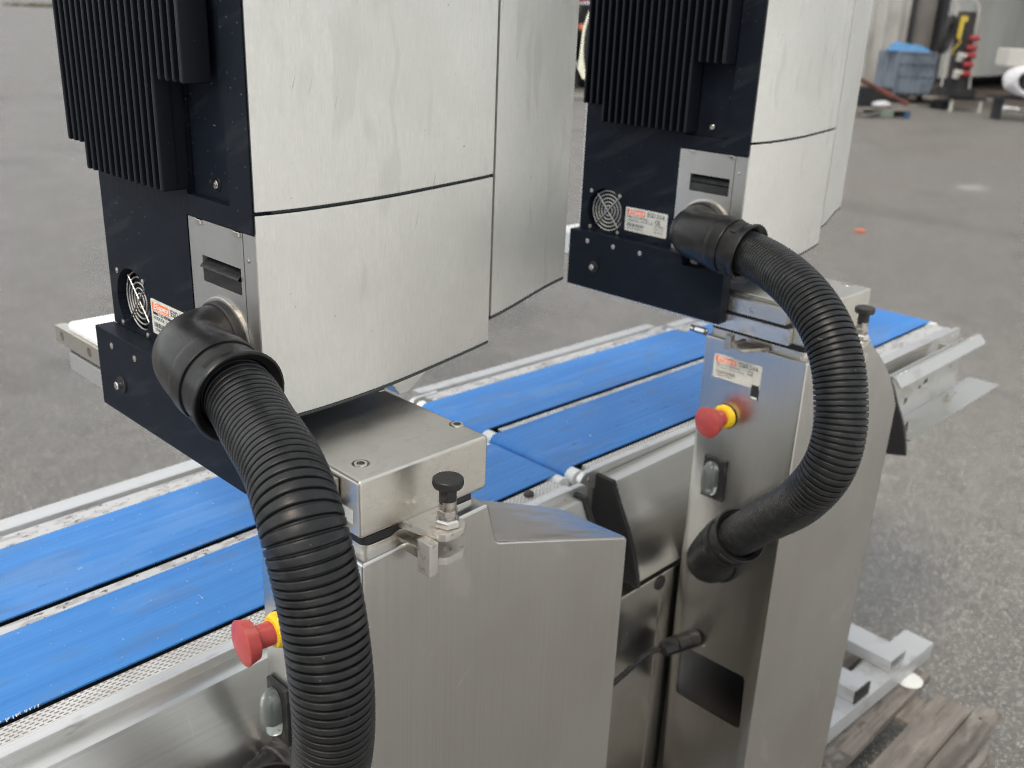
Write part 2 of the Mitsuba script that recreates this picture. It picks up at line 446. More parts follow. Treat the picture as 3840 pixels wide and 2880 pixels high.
def frame_of(d):
    d = np.asarray(d, float); d = d / np.linalg.norm(d)
    a = np.cross(d, [0, 0, 1.0] if abs(d[2]) < 0.9 else [1.0, 0, 0]); a /= np.linalg.norm(a)
    return a, np.cross(d, a), d


def lathe(prof, o, d, n=32, phase=0.0, cap=True):
    """profile [(radius, height)] turned about the axis d through o"""
    a, b, d = frame_of(d); o = np.asarray(o, float)
    t = np.arange(n) * 2 * math.pi / n + phase
    V = [o + h * d + r * (np.cos(t)[:, None] * a + np.sin(t)[:, None] * b) for r, h in prof]
    F = []
    for k in range(len(prof) - 1):
        for i in range(n):
            j = (i + 1) % n
            F += [[k * n + i, k * n + j, (k + 1) * n + j], [k * n + i, (k + 1) * n + j, (k + 1) * n + i]]
    V = np.concatenate(V)
    if cap:
        for k, s in ((0, -1), (len(prof) - 1, 1)):
            if prof[k][0] > 1e-6:
                V = np.vstack([V, o + prof[k][1] * d]); c = len(V) - 1
                F += [[k * n + i, k * n + (i + 1) % n, c][::s] for i in range(n)]
    m = trimesh.Trimesh(V, np.array(F), process=False)
    if m.volume < 0:
        m.invert()
    return m


def rod(a, b, r, n=12):
    a, b = np.asarray(a, float), np.asarray(b, float); L = np.linalg.norm(b - a); e = min(r * 0.25, L * 0.2)
    return lathe([(r - e, 0), (r, e), (r, L - e), (r - e, L)], a, b - a, n)


def tube(path, r, n=10, closed=False):
    p = np.asarray(path, float); rr = np.broadcast_to(r, (len(p),))
    t = (np.roll(p, -1, 0) - np.roll(p, 1, 0)) if closed else np.gradient(p, axis=0)
    t /= np.linalg.norm(t, axis=1, keepdims=True)
    a, _, _ = frame_of(t[0]); A = []
    for k in range(len(p)):
        a = a - t[k] * (a @ t[k]); a /= np.linalg.norm(a); A.append(a)
    A = np.array(A); B = np.cross(t, A); an = np.arange(n) * 2 * math.pi / n
    V = p[:, None] + rr[:, None, None] * (np.cos(an)[None, :, None] * A[:, None] + np.sin(an)[None, :, None] * B[:, None])
    K = len(p) if closed else len(p) - 1
    k, i = np.meshgrid(np.arange(K), np.arange(n), indexing="ij"); k2, j = (k + 1) % len(p), (i + 1) % n
    F = np.stack([k * n + i, k * n + j, k2 * n + j, k2 * n + i], -1).reshape(-1, 4)
    F = np.vstack([F[:, [0, 1, 2]], F[:, [0, 2, 3]]]); V = V.reshape(-1, 3)
    if not closed:
        c = len(V); V = np.vstack([V, p[0], p[-1]]); e = (len(p) - 1) * n
        F = np.vstack([F, [[c, (q + 1) % n, q] for q in range(n)], [[c + 1, e + q, e + (q + 1) % n] for q in range(n)]])
    return trimesh.Trimesh(V, F, process=False)


def torus(o, d, R, r, n=48, m=8):
    a, b, d = frame_of(d); t = np.arange(n) * 2 * math.pi / n
    return tube(np.asarray(o) + R * (np.cos(t)[:, None] * a + np.sin(t)[:, None] * b), r, m, True)


def write(text, height, o, u, v, bold=False, depth=0.00025, width=None):
    """lettering standing on the plane spanned by u (reading direction) and v (up) from the lower left point o"""
    m = meshkit.text_mesh(text, height, depth, bold)
    if width:
        m.apply_scale([width / m.bounds[1][0], 1, 1])
    u, v = np.asarray(u, float), np.asarray(v, float)
    M = np.eye(4); M[:3, 0], M[:3, 1], M[:3, 2], M[:3, 3] = u, v, np.cross(u, v), o
    m.apply_transform(M); return m


def socket_screw(o, d, r, h, name=None):
    """round head with a hexagon socket, facing d"""
    head = lathe([(r * .98, 0), (r, h * .3), (r * .97, h * .8), (r * .85, h), (r * .55, h), (r * .55, h * .97)], o, d, 24, cap=False)
    sock = lathe([(r * .55, h * .97), (r * .50, h * .3), (0, h * .25)], o, d, 6, cap=False)
    return trimesh.util.concatenate([head, sock])


# ---------------------------------------------------------------- ground
g = 300.0
setting("ground", trimesh.Trimesh([[-g, -g, -1.7], [g, -g, -1.7], [g, g, -1.7], [-g, g, -1.7]], [[0, 1, 2], [0, 2, 3]]), "asphalt", "worn grey asphalt yard")

setting("added_apron", boxm([-12, -40, -1.699], [45, -1.45, -1.694]), "added_apron_pale", "unseen pale slab added to brighten the steel faces")  # added out of view so the steel sides mirror something bright

# ---------------------------------------------------------------- machine base between and under the columns
mb = thing("base_cabinet", "low brushed steel base cabinet between the two columns, under the blue conveyors", "cabinet")
put(mb, "cabinet", boxm([-0.55, 0.772, -1.46], [1.50, 1.18, -0.8475], 0.004), "steel_column", 40)
put(mb, "seam", boxm([1.176, 0.7695, -1.46], [1.1785, 0.7718, -0.87]), "steel_screw")
put(mb, "plug", lathe([(0.0128, 0), (0.0128, 0.0015), (0.0105, 0.003), (0, 0.0032)], [1.170, 0.7715, -0.862], [0, -1, 0], 28), "black_rubber", 35)

# ---------------------------------------------------------------- conveyors
def belt_loop(x0, x1, y0, y1, zt, r=0.016, th=0.0022, slope=0.0):
    """flat belt round two end rollers, zt = top at x0"""
    pts = []
    for a in np.linspace(math.pi / 2, -math.pi / 2, 13):
        pts.append([x1 - r + r * math.cos(a), -r + r * math.sin(a)])
    for a in np.linspace(-math.pi / 2, -3 * math.pi / 2, 13):
        pts.append([x0 + r + r * math.cos(a), -r + r * math.sin(a)])
    pts = np.array(pts); pts[:, 1] += zt + slope * (pts[:, 0] - x0)
    return merged(prism("y", pts, y0, y1, 0.0, holes=[inset(ccw(pts), th)]))


def conveyor(label, x0, x1, zl, zr, ys, open_l, open_r, knurl=True):
    """ys: far rail outer, far rail inner, lane A far, lane A near, lane B far, lane B near, rail inner, rail outer"""
    c = thing("belt_conveyor", label, "conveyor")
    s = (zr - zl) / (x1 - x0)
    fr_o, fr_i, af, an, bf, bn, rl_i, rl_o = ys

    def slab(xa, xb, ya, yb, dz0, dz1, bev=0.0008):
        za, zb = zl + s * (xa - x0), zl + s * (xb - x0)
        pts = [[xa, za + dz0], [xb, zb + dz0], [xb, zb + dz1], [xa, za + dz1]]
        return merged(prism("y", pts, min(ya, yb), max(ya, yb), bev, 1))
    put(c, "belt", belt_loop(x0, x1, an, af, zl, slope=s), "belt_blue", 30)
    put(c, "belt", belt_loop(x0, x1, bn, bf, zl, slope=s), "belt_blue", 30)
    e0, e1 = x0 + 0.035, x1 - 0.035
    put(c, "bed", [slab(e0, e1, an + .003, af - .003, -0.027, -0.0026), slab(e0, e1, bn + .003, bf - .003, -0.027, -0.0026), slab(e0, e1, bn - .0055, af, -0.036, -0.033)], "black_rubber")  # bed coloured black, the shade of the belt slots put into it
    put(c, "centre_beam", slab(e0, e1, bf + .0015, an - .0078, -0.0258, -0.0042), "dark_steel")
    put(c, "centre_strip", slab(e0, e1, bf + 0.0012, an - 0.0075, -0.004, -0.0022), "dirty_aluminium")
    # far rail
    put(c, "side_rail", [slab(e0, e1, fr_i + .010, fr_o, -0.045, 0.001), slab(e0, e1, af + .001, fr_i + .0095, -0.045, -0.006)], "aluminium_bright")
    put(c, "slip_strip", slab(e0, e1, af + 0.0015, fr_i, -0.006, -0.0012), "dirty_aluminium")
    # near rail
    put(c, "side_rail", [slab(e0, e1, rl_o, rl_i - .0012, -0.013, 0.0008), slab(e0, e1, rl_i - .0012, bn - .0060, -0.032, -0.0065)], "aluminium")
    put(c, "slip_strip", slab(e0, e1, rl_i, bn - 0.0075, -0.0064, -0.0010), "knurled_strip" if knurl else "dirty_aluminium")
    for xe, vis in ((x0, open_l), (x1, open_r)):
        if not vis:
            continue
        sg = 1 if xe == x0 else -1
        xc = xe + sg * 0.016; zc = zl + s * (xc - x0) - 0.016
        put(c, "roller", lathe([(0.0135, 0), (0.0145, .001), (0.0145, af - bn + 0.033), (0.0135, af - bn + 0.034)], [xc, bn - 0.017, zc], [0, 1, 0], 28), "white_plastic", 35)
        for ya, yb in ((rl_o - .001, rl_o + 0.009), (fr_i - 0.004, fr_i + .006)):
            rr = 0.0165
            arc = [[xc - sg * rr * math.cos(a), zc + rr * math.sin(a)] for a in np.linspace(-math.pi / 2, math.pi / 2, 12)]
            L = 0.105 if (ya < rl_i and xe == x1) else 0.05
            arc += [[xc + sg * L, zc + rr], [xc + sg * L, zc - rr]]
            b = put(c, "end_bracket", merged(prism("y", arc, ya, yb, 0.0015, 2)), "aluminium_bright", 35)
            if ya < rl_i:
                for k in (0.006, 0.038, 0.088)[:3 if xe == x1 else 2]:
                    put(b, "screw", socket_screw([xc + sg * k, ya + .0002, zc + 0.004], [0, -1, 0], 0.0038, 0.0012), "steel_screw", 35)
    return c


c1 = conveyor("front blue two lane belt conveyor running out of the picture at lower left", -0.55, 1.056, -0.6885, -0.6705,
              (1.308, 1.2658, 1.2316, 1.070, 1.0424, 0.897, 0.862, 0.8440), False, True)
c2 = conveyor("middle blue two lane belt conveyor between the two columns", 1.058, 1.842, -0.6675, -0.6815,
              (1.304, 1.270, 1.2405, 1.0855, 1.0625, 0.896, 0.8765, 0.8625), True, True)
c3 = conveyor("far blue belt conveyor beyond the second column", 1.848, 2.462, -0.697, -0.697,
              (1.304, 1.270, 1.2405, 1.0855, 1.0625, 0.896, 0.850, 0.824), True, True, knurl=False)

fr = []
for k in range(70):
    x = 0.10 + 0.165 * (k / 70) + rng.uniform(-.002, .002); L = rng.uniform(.0015, .0065) * (1.3 - k / 90)
    z = -0.6885 + 0.0112 * (x + .55) + .0002
    fr.append(rod([x, .8978, z], [x - rng.uniform(0, .003), .8972 - L, z - rng.uniform(0, .0012)], .00045, 4))
put(c1, "frayed_edge", fr, "white_print", label="frayed pale threads on the belt edge")
put(c1, "rail_knob", lathe([(.0075, 0), (.0080, .002), (.0072, .0065), (.004, .008), (0, .0082)], [0.9600, 0.8770, -0.6745], [0, 0, 1], 20), "knob_black", 35)

put(c3, "frame_profile", boxm([1.862, 0.826, -0.800], [2.445, 0.850, -0.712], .002), "aluminium", 35)

# curved steel covers below the belts
def cover(label, x0, x1, dy, dz, plates, lean=(0.0, 0.0)):
    c = thing("curved_cover", label, "cover")
    top = np.array([[0.8609, -0.681], [0.8314, -0.681], [0.8225, -0.7000], [0.8105, -0.7235], [0.7965, -0.7490], [0.7840, -0.7790], [0.7745, -0.8070], [0.7685, -0.8333]])
    t = np.linspace(0, 1, 6); cs = CubicSpline(np.linspace(0, 1, 7), top[1:])(np.linspace(0, 1, 25))
    prof = np.vstack([top[:1], cs, [[0.8609, -0.8333]]]) + [dy, dz]
    m = merged(prism("x", prof, x0, x1, 0.0012, 1)); m.vertices[:, 1:] += (m.vertices[:, :1] - x1) * np.array([lean])
    put(c, "sheet", m, "steel_cover", 25)
    big = inset(ccw(prof), -0.005)
    for a in plates:
        put(c, "end_plate", merged(prism("x", big, a, a + 0.009, 0.0015, 2)), "black_rubber", 35)
    return c


cover("curved steel cover under the near conveyor at lower left", -0.55, 1.022, -0.0070, -0.001, (1.022,), (0.0091, 0.0121))
cover("curved steel cover with black end plate between the two columns", 1.1045, 1.50, 0.0, 0.0, (1.0955,))
cv = thing("curved_cover", "curved cover right of the second column ending in a black plate", "cover")
pf = np.array([[0.875, -0.712], [0.8337, -0.7136], [0.793, -0.716], [0.7805, -0.738], [0.7683, -0.7656], [0.755, -0.790], [0.7428, -0.8188], [0.735, -0.846], [0.7287, -0.8762], [0.769, -0.885], [0.875, -0.900]])
pf = pf * 0.942
put(cv, "end_plate", merged(prism("x", pf, 1.885, 1.894, 0.0015, 2)), "black_rubber", 35)

# mounting bracket at the far right end
br = thing("mounting_bracket", "pale aluminium angle bracket with bolt slots beside the far conveyor end", "bracket")
fl = [[0.7755, -0.7070], [0.7395, -0.7070], [0.7290, -0.7190], [0.7310, -0.7205], [0.7402, -0.7092], [0.7755, -0.7092]]
put(br, "top_flange", merged(prism("x", [[0.760, -0.688], [0.752, -0.676], [0.744, -0.676], [0.7285, -0.694], [0.7300, -0.6955], [0.7448, -0.678], [0.7512, -0.678], [0.7582, -0.688]], 1.905, 2.365, 0)), "bracket_alu")
web = sbox(1.905, -0.796, 2.300, -0.677)
slots = [np.array(Point(x, z).buffer(r, 8).exterior.coords)[:-1] * [1, 1] for x, z, r in ((2.018, -0.760, .0085), (2.082, -0.745, .0075), (2.113, -0.7405, .0105), (2.245, -0.735, .006))]
put(br, "web", prism("y", np.array(web.exterior.coords)[:-1], 0.7575, 0.762, 0, holes=slots), "bracket_alu")
put(br, "inner_channel", boxm([1.91, 0.770, -0.7955], [2.296, 0.808, -0.730], .003), "steel_worn", 35)
put(br, "end_flange", boxm([2.2965, 0.7575, -0.796], [2.3005, 0.812, -0.700], .001), "bracket_alu")
bh = [np.array(Point(x, y).buffer(.0046, 5).exterior.coords)[:-1] for x, y in ((2.232, 0.737), (2.258, 0.739))]
put(br, "bottom_flange", prism("z", [[1.905, 0.690], [2.400, 0.690], [2.400, 0.7618], [1.905, 0.7618]], -0.7995, -0.7965, 0, holes=bh), "bracket_alu")
for x, y in ((1.962, 0.722), (2.205, 0.735)):
    put(br, "bolt", [lathe([(0.0110, 0), (0.0110, .0015), (0.0080, .0016), (0.0080, .008), (0.0045, .0082), (0.0045, .015), (0, .0152)], [x, y, -0.7965], [0, 0, 1], 6)], "steel_screw")
for x, y in ((1.943, .7487), (1.965, .7487), (2.318, .7487), (2.34, .7487)):
    put(br, "rivet", lathe([(0.0034, 0), (0.0028, .0010), (0, .0014)], [x, y, -0.6762], [0, 0, 1], 14), "aluminium_bright", 40)

# ---------------------------------------------------------------- columns
def column(dx, dz, width, label, ramp, full):
    c = thing("support_column", label, "column")
    kx = 0.0262 if full else 0.0
    X0, Y0, Y1 = 0.4459 + dx, 0.5982, 0.7660
    zt = -0.4552 + dz
    prof = [[X0, -1.44], [X0, zt]] + [[x + dx, z + dz] for x, z in ramp] + [[X0 + width[1], -1.44]]
    rad = [0, 0.0038] + [0.004] + [0.012] * (len(ramp) - 3) + [0.006, 0.008] + [0]
    rad = (rad + [0] * len(prof))[:len(prof)]
    def taper(m):
        """right of the top the column gets shallower and its sloping top drops a little to the back"""
        if full:
            return m
        v = m.vertices; k = (v[:, 1] - Y0) / (Y1 - Y0); on = (v[:, 0] > X0 + .1645)
        yb = np.interp(v[:, 0], [.6107, .66, .728, .8045, .8298], [.7660, .7520, .7316, .7126, .7000])
        v[:, 1] = np.where(on, Y0 + k * (yb - Y0), v[:, 1])
        v[:, 2] -= np.where(on & (v[:, 2] > -.60), .05 * (v[:, 1] - Y0), 0)
        return m
    shell = taper(merged(prism("y", rounded(prof, rad, 4), Y0, Y1, 0.0028, 3)))
    if full:                                  # cable opening cut through the sheet into the hollow column
        op = rounded([[0.6175, -1.0870], [0.745, -1.0870], [0.745, -0.9890], [0.6215, -0.9860]], 0.008, 5)
        cut = [merged(prism("x", op, X0 - .01, X0 + .01, 0)), boxm([X0 + .0025, .606, -1.42], [X0 + .300, .758, -0.66])]
        shell = cutout(shell, cut)
    put(c, "shell", shell, "steel_column", 32)
    put(c, "top_plate", merged(prism("z", rounded([[X0 + .010, .6075], [X0 + .040, .6075], [X0 + .052, .612], [X0 + .146, .612], [X0 + .146, .765], [X0 + .010, .765]], [.008, .008, .008, .006, .006, .006], 5), zt - .0005, zt + .0095, 0.0008, 2)), "steel_block", 35)
    if not full:
        xs = np.linspace(0.6125, 0.8265, 9); zs = np.interp(xs, [0.6107, 0.66, 0.72, 0.79, 0.8298], [-0.4958, -0.5131, -0.5345, -0.5597, -0.5741])
        put(c, "ramp_sheet", taper(merged(prism("y", np.vstack([np.stack([xs, zs + .0007], 1), np.stack([xs, zs - .0002], 1)[::-1]]), Y0 + .0030, Y1 - .001, 0))), "steel_ramp", 20)
    # lower half of the clamp
    lug = rounded([[X0 + kx + .058, .612], [X0 + kx + .058, .570], [X0 + kx + .066, .563], [X0 + kx + .088, .563], [X0 + kx + .096, .570], [X0 + kx + .096, .612]], [0, .004, .006, .008, .006, 0], 5)
    put(c, "clamp_lug", prism("z", lug, zt - .0105, zt - .0035, 0, holes=[np.array(Point(X0 + kx + .0775, .575).buffer(.0046, 6).exterior.coords)[:-1]]), "steel_lug")
    put(c, "clamp_block", boxm([X0 + kx + .049, .566, zt - .019], [X0 + kx + .0595, .583, zt + .014], 0.0012), "steel_lug", 35)
    put(c, "clamp_arm", boxm([X0 + kx + .0495, .5832, zt - .006], [X0 + kx + .0590, .615, zt + .0045], 0.0008), "steel_worn", 35)
    # emergency stop, on the face that looks along the belts towards the camera side
    F = X0 - 0.0003; ey, ez = 0.7150, -0.5640 + dz - 0.008
    if not full:
        ey, ez = 0.7320, -0.5885
    d = [-1, 0.14, -0.02]
    e = put(c, "emergency_stop", lathe([(.0122, 0), (.0122, .0185), (.0130, .0200), (.0180, .0214), (.0202, .0226), (.0216, .0270), (.0234, .0335), (.0237, .0348), (.0230, .0358), (.0160, .0384), (.008, .0398), (0, .0402)], [F - .0085, ey, ez], d, 44), "red_button", 35, label="red mushroom head emergency stop button")
    put(e, "yellow_collar", lathe([(.0175, 0), (.0185, .001), (.0185, .0065), (.0160, .0120), (.0110, .0128)], [F, ey, ez], [-1, 0.05, 0], 36), "yellow_ring", 30)
    put(e, "seal", lathe([(.0195, 0), (.0195, .0022), (.018, .0026)], [F + .0002, ey, ez], [-1, 0, 0], 36), "black_rubber", 30)
    # rotary switch under a clear hood
    sy0, sy1, sz0, sz1 = (0.7015, 0.7405, -0.7020, -0.6335) if full else (0.7235, 0.7600, -0.7300, -0.6600)
    s = put(c, "rotary_switch", boxm([F - .005, sy0, sz0 + (dz if full else 0) * 0], [F, sy1, sz1], 0.0012), "knob_black", 35)
    cy, cz = (sy0 + sy1) / 2 + .003, (sz0 + sz1) / 2
    hood = trimesh.creation.icosphere(3, 1.0); hood.vertices = np.sign(hood.vertices) * np.abs(hood.vertices) ** 0.72; hood.vertices *= [0.017, 0.0128, 0.0285]
    hood = trimesh.intersections.slice_mesh_plane(hood, [-1, 0, 0], [-.0005, 0, 0], cap=True, engine="earcut")
    hood.apply_translation([F - .005, cy, cz])
    put(s, "hood", hood, "clear_plastic", 50)
    put(s, "handle", boxm([F - .0125, cy - .0032, cz - .013], [F - .0052, cy + .0032, cz + .013], 0.0012), "black_rubber", 35)
    put(s, "screw", lathe([(.0028, 0), (.0022, .001), (0, .0012)], [F - .0052, cy + .0005, cz - .019], [-1, 0, 0], 14), "steel_polish", 35)
    return c, X0, F


RAMP1 = [[0.5979, -0.4452 - 0.0035], [0.6107, -0.4958], [0.66, -0.5131], [0.72, -0.5345], [0.79, -0.5597], [0.8298, -0.5741]]
col1, X1, F1 = column(0.0, 0.0, (0.384, 0.386), "brushed steel column in the foreground holding the front labelling head", RAMP1, False)
RAMP2 = [[0.602, -0.4520], [0.650, -0.4700], [0.70, -0.5060], [0.74, -0.5420], [0.768, -0.5760], [0.789, -0.6080]]
col2, X2, F2 = column(0.768, 0.010, (0.343, 0.319), "second brushed steel column farther back with a rating plate and emergency stop", RAMP2, True)

for (lo, hi) in (([1.180, .7035, -.4470], [1.192, .7130, -.4255]), ([1.186, .6965, -.4445], [1.215, .7040, -.4360])):
    put(col2, "side_catch", boxm(lo, hi, .001), "steel_worn", 35)
put(col2, "side_lug", merged(prism("z", rounded([[1.2200, .7000], [1.1850, .6960], [1.1800, .6900], [1.1800, .6830], [1.1850, .6790], [1.2200, .6620]], [0, .003, .003, .003, .003, 0], 4), -.4455, -.4400, .001, 2)), "steel_worn", 35)
put(col2, "hinge_bolt", [rod([1.2155, .7665, -.4425], [1.2155, .786, -.4425], .0062, 8), rod([1.2155, .787, -.4425], [1.2155, .795, -.4425], .0052, 16)], "steel_polish", 30)
# cable gland
put(col2, "rivet", lathe([(.003, 0), (.0024, .001), (0, .0013)], [F2, .7035, -.970], [-1, 0, 0], 14), "steel_polish", 35)


def label_plate(parent, X, yl, zt, w, h, kind, model, lines, tick=False):
    """printed rating plate on a face that looks along -x; yl = left edge, zt = top edge"""
    u, v = np.array([0, -1.0, 0]), np.array([0, 0, 1.0])
    x = X - 0.0006
    poly = rounded([[yl, zt], [yl - w, zt], [yl - w, zt - h], [yl, zt - h]], 0.0018, 4)
    p = put(parent, "rating_plate", merged(prism("x", poly, X - .0006, X, 0)), "label_paper", label=kind)
    lx = lambda a, b: np.array([x, yl - a, zt - b])
    lg = rounded([[yl - .003, zt - .003], [yl - .47 * w, zt - .003], [yl - .47 * w, zt - .31 * h], [yl - .003, zt - .31 * h]], 0.001, 3)
    put(p, "logo_field", merged(prism("x", lg, X - .0009, X - .0006, 0)), "orange_print")
    xo = X - 0.0009
    t = write("Espera", 0.13 * h, [xo, yl - .012 - .0, zt - .235 * h], u, v, True, width=0.30 * w)
    sh = np.eye(4); t.vertices[:, 1] -= 0.22 * (t.vertices[:, 2] - (zt - .235 * h))      # slanted script
    ring = write("E", 0.20 * h, [xo, yl - .0055, zt - .265 * h], u, v, True); ring.vertices[:, 1] -= 0.30 * (ring.vertices[:, 2] - (zt - .265 * h))
    ul = boxm([xo - .0002, yl - .44 * w, zt - .285 * h], [xo, yl - .012, zt - .272 * h])
    put(p, "logo", [t, ring, ul], "white_print")
    ink = [write(model, 0.17 * h, lx(.52 * w, .255 * h), u, v, True, width=0.41 * w)]
    ink.append(write("CE", 0.18 * h, lx(.72 * w, .51 * h), u, v, True, width=0.12 * w))
    for k, (txt, frac) in enumerate(lines):
        ink.append(write(txt, 0.088 * h, lx(.05 * w, (.43 + .135 * k) * h), u, v, False, width=frac * w))
    r = random.Random(5); a = .06 * w; bars = []
    while a < .46 * w:
        bw = r.choice([.006, .006, .012, .018]) * w
        bars.append(boxm([x - .0002, yl - a - bw, zt - .79 * h], [x, yl - a, zt - .655 * h])); a += bw + r.choice([.007, .013]) * w
    ink += bars
    ink.append(write("2500700846", 0.085 * h, lx(.07 * w, .905 * h), u, v, False, width=.36 * w))
    if tick:
        for k in range(3):
            ink.append(write(("12/2005", "E07 01A", "G52 033")[k], 0.07 * h, lx(.70 * w, (.62 + .12 * k) * h), u, v, False, width=.22 * w))
    put(p, "printing", ink, "ink")
    return p


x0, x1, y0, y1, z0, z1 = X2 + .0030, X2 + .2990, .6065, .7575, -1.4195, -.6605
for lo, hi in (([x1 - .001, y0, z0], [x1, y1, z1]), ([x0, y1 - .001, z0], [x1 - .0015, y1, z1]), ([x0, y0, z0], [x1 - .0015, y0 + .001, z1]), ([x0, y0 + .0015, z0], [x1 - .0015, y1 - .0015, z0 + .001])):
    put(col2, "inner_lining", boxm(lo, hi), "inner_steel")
label_plate(col2, F2, 0.7465, -0.4695, 0.081, 0.0365, "white rating plate with orange logo and black printing", "ESG 164",
            [("Moltkestr. 17-33, D 47058 Duisburg", .50), ("AC 230 V / 50 Hz 60 VA", .60)])
wb = put(col2, "date_sticker", boxm([F2 - .0013, .6665, -.5225], [F2 - .0007, .6785, -.500]), "ink", label="small black sticker with a white band")
put(wb, "white_band", boxm([F2 - .0016, .6675, -.5215], [F2 - .0013, .6775, -.5180]), "white_print")

# ---------------------------------------------------------------- cross slides: block on the column, rail, clamp pin
def cross_slide(dx, dz, label, rail_end, plate_end, plate_z, holes, screws, pin_dx=0.0):
    c = thing("cross_slide", label, "slide")
    x0, x1, y0, y1, z0, z1 = 0.4510 + dx, 0.6040 + dx, 0.6075, 0.7745, -0.4368 + dz, -0.3805 + dz
    if dx > 0:
        x1 = 1.403
    blk = merged(prism("y", rounded([[x0, z0], [x1, z0], [x1, z1], [x0, z1]], [.0040, .006, .005, .0045], 4), y0, y1, 0.0032, 3))
    blk = cutout(blk, [lathe([(.0082, -.006), (.0082, .004)], [x, y, z1], [0, 0, 1], 32) for x, y in screws])
    put(c, "block", blk, "steel_block", 32)
    for x, y in screws:
        put(c, "screw", socket_screw([x, y, z1 - .0060], [0, 0, 1], .0069, .0064), "steel_polish", 35)
    put(c, "gasket", merged(prism("z", rounded([[x0 + .004, .6085], [x0 + .036, .6085], [x0 + .048, .613], [x0 + .1405, .613], [x0 + .1405, .764], [x0 + .004, .764]], .006, 5), z0 - .0086, z0 - .0002, 0.0008, 2)), "black_rubber", 35)
    # clamp upper lug with the spring pin
    zl = z0 - .0070
    xp = x0 + pin_dx
    lug = rounded([[xp + .046, .618], [xp + .056, .570], [xp + .062, .563], [xp + .083, .563], [xp + .091, .570], [xp + .093, .618]], [0, .004, .006, .008, .006, 0], 5)
    put(c, "clamp_lug", merged(prism("z", lug, zl, zl + .0085, 0.0012, 2)), "steel_lug", 35)
    ax = [xp + .0728, .5755]; zb = zl + .0085
    pin = put(c, "index_plunger", lathe([(.0078, .0105), (.0078, .0165), (.0072, .0168), (.0068, .0170), (.0068, .0225), (.0045, .0226), (.0045, .030)], ax + [zb], [0, 0, 1], 28), "steel_worn", 30)
    put(pin, "lock_nut", lathe([(.0095, 0), (.0118, .0014), (.0118, .0066), (.0100, .0082), (.0078, .0083)], ax + [zb], [0, 0, 1], 6, 0.3), "steel_polish")
    put(pin, "thread", lathe([(.0074 if i % 2 else .0082, .0080 + .0006 * i) for i in range(6)], ax + [zb], [0, 0, 1], 24, cap=False), "steel_worn", True)
    put(pin, "hexagon", lathe([(.0088, .0112), (.0094, .0120), (.0094, .0165), (.0084, .0174)], ax + [zb], [0, 0, 1], 6, 0.1), "steel_worn")
    for a0 in (0.25, math.pi + 0.25):
        arc = [[.0070 * math.cos(a), .0070 * math.sin(a)] for a in np.linspace(a0, a0 + 2.2, 12)]
        arc += [[.0081 * math.cos(a), .0081 * math.sin(a)] for a in np.linspace(a0 + 2.2, a0, 12)]
        m = merged(prism("z", np.array(arc) + ax, zb + .0172, zb + .0262, 0)); put(pin, "sleeve", m, "steel_worn", 40)
    kz = zb + .0235
    put(pin, "knob_neck", lathe([(.0076, 0), (.0079, .0008), (.0079, .0140), (.0095, .0152)], ax + [kz], [0, 0, 1], 32), "knob_black", 40)
    n = 72; t = np.arange(n) * 2 * math.pi / n
    rings = []
    for r, h, k in ((.0098, .0148, 0), (.0130, .0160, 0), (.0139, .0180, 0), (.0141, .0186, 1), (.0141, .0212, 1), (.0140, .0216, 0), (.0138, .0232, 0), (.0128, .0242, 0), (.0105, .0243, 0), (.0090, .0240, 0)):
        rr = r - k * .0005 * (np.arange(n) % 2)
        rings.append(np.stack([ax[0] + rr * np.cos(t), ax[1] + rr * np.sin(t), np.full(n, kz + h)], 1))
    V = np.concatenate(rings); F = []
    for q in range(len(rings) - 1):
        for i in range(n):
            j = (i + 1) % n; F += [[q * n + i, q * n + j, (q + 1) * n + j], [q * n + i, (q + 1) * n + j, (q + 1) * n + i]]
    V = np.vstack([V, [ax[0], ax[1], kz + .0238]]); F += [[(len(rings) - 1) * n + i, (len(rings) - 1) * n + (i + 1) % n, len(V) - 1] for i in range(n)]
    put(pin, "knob", trimesh.Trimesh(V, F, process=False), "knob_black", 28)
    # linear rail along the left side of the block
    xr = 0.4370 + dx
    bar = [[rail_end, -0.4075 + dz], [rail_end, -0.3865 + dz], [0.635, -0.3865 + dz], [0.635, -0.4075 + dz]]
    hl = [np.array(Point(y, -0.3965 + dz).buffer(.0058, 8).exterior.coords)[:-1] for y in holes]
    put(c, "guide_bar", prism("x", bar, xr, xr + .0125, 0, holes=hl), "steel_block")
    for y in holes:
        put(c, "hole_floor", lathe([(.0057, 0), (.0057, .001), (0, .0011)], [xr + .0095, y, -0.3965 + dz], [-1, 0, 0], 20), "steel_worn")
    put(c, "guide_bar_core", boxm([xr + .0126, .776, -0.4070 + dz], [xr + .055, rail_end - .002, -0.3870 + dz]), "steel_block")
    put(c, "carriage_seal", boxm([xr + .004, .632, -0.4125 + dz], [xr + .0130, rail_end - .03, -0.4080 + dz]), "black_rubber")
    put(c, "lower_rail", boxm([xr + .001, .628, -0.4360 + dz], [xr + .0128, rail_end - .031, -0.4128 + dz], .0008), "aluminium_bright", 35)
    put(c, "lower_rail_core", boxm([xr + .0130, .777, -0.4355 + dz], [xr + .090, rail_end - .031, -0.4085 + dz]), "aluminium")
    put(c, "top_plate", boxm([xr + .002, .80, -0.3862 + dz], [xr + .170, plate_end, plate_z], .005, 3), "white_plastic", 35, label="white slide plate on top of the rail")
    if holes:
        put(c, "screw", socket_screw([xr + .0004, .690, -0.3975 + dz], [-1, 0, 0], .0048, .0012), "steel_screw", 35)
    return c


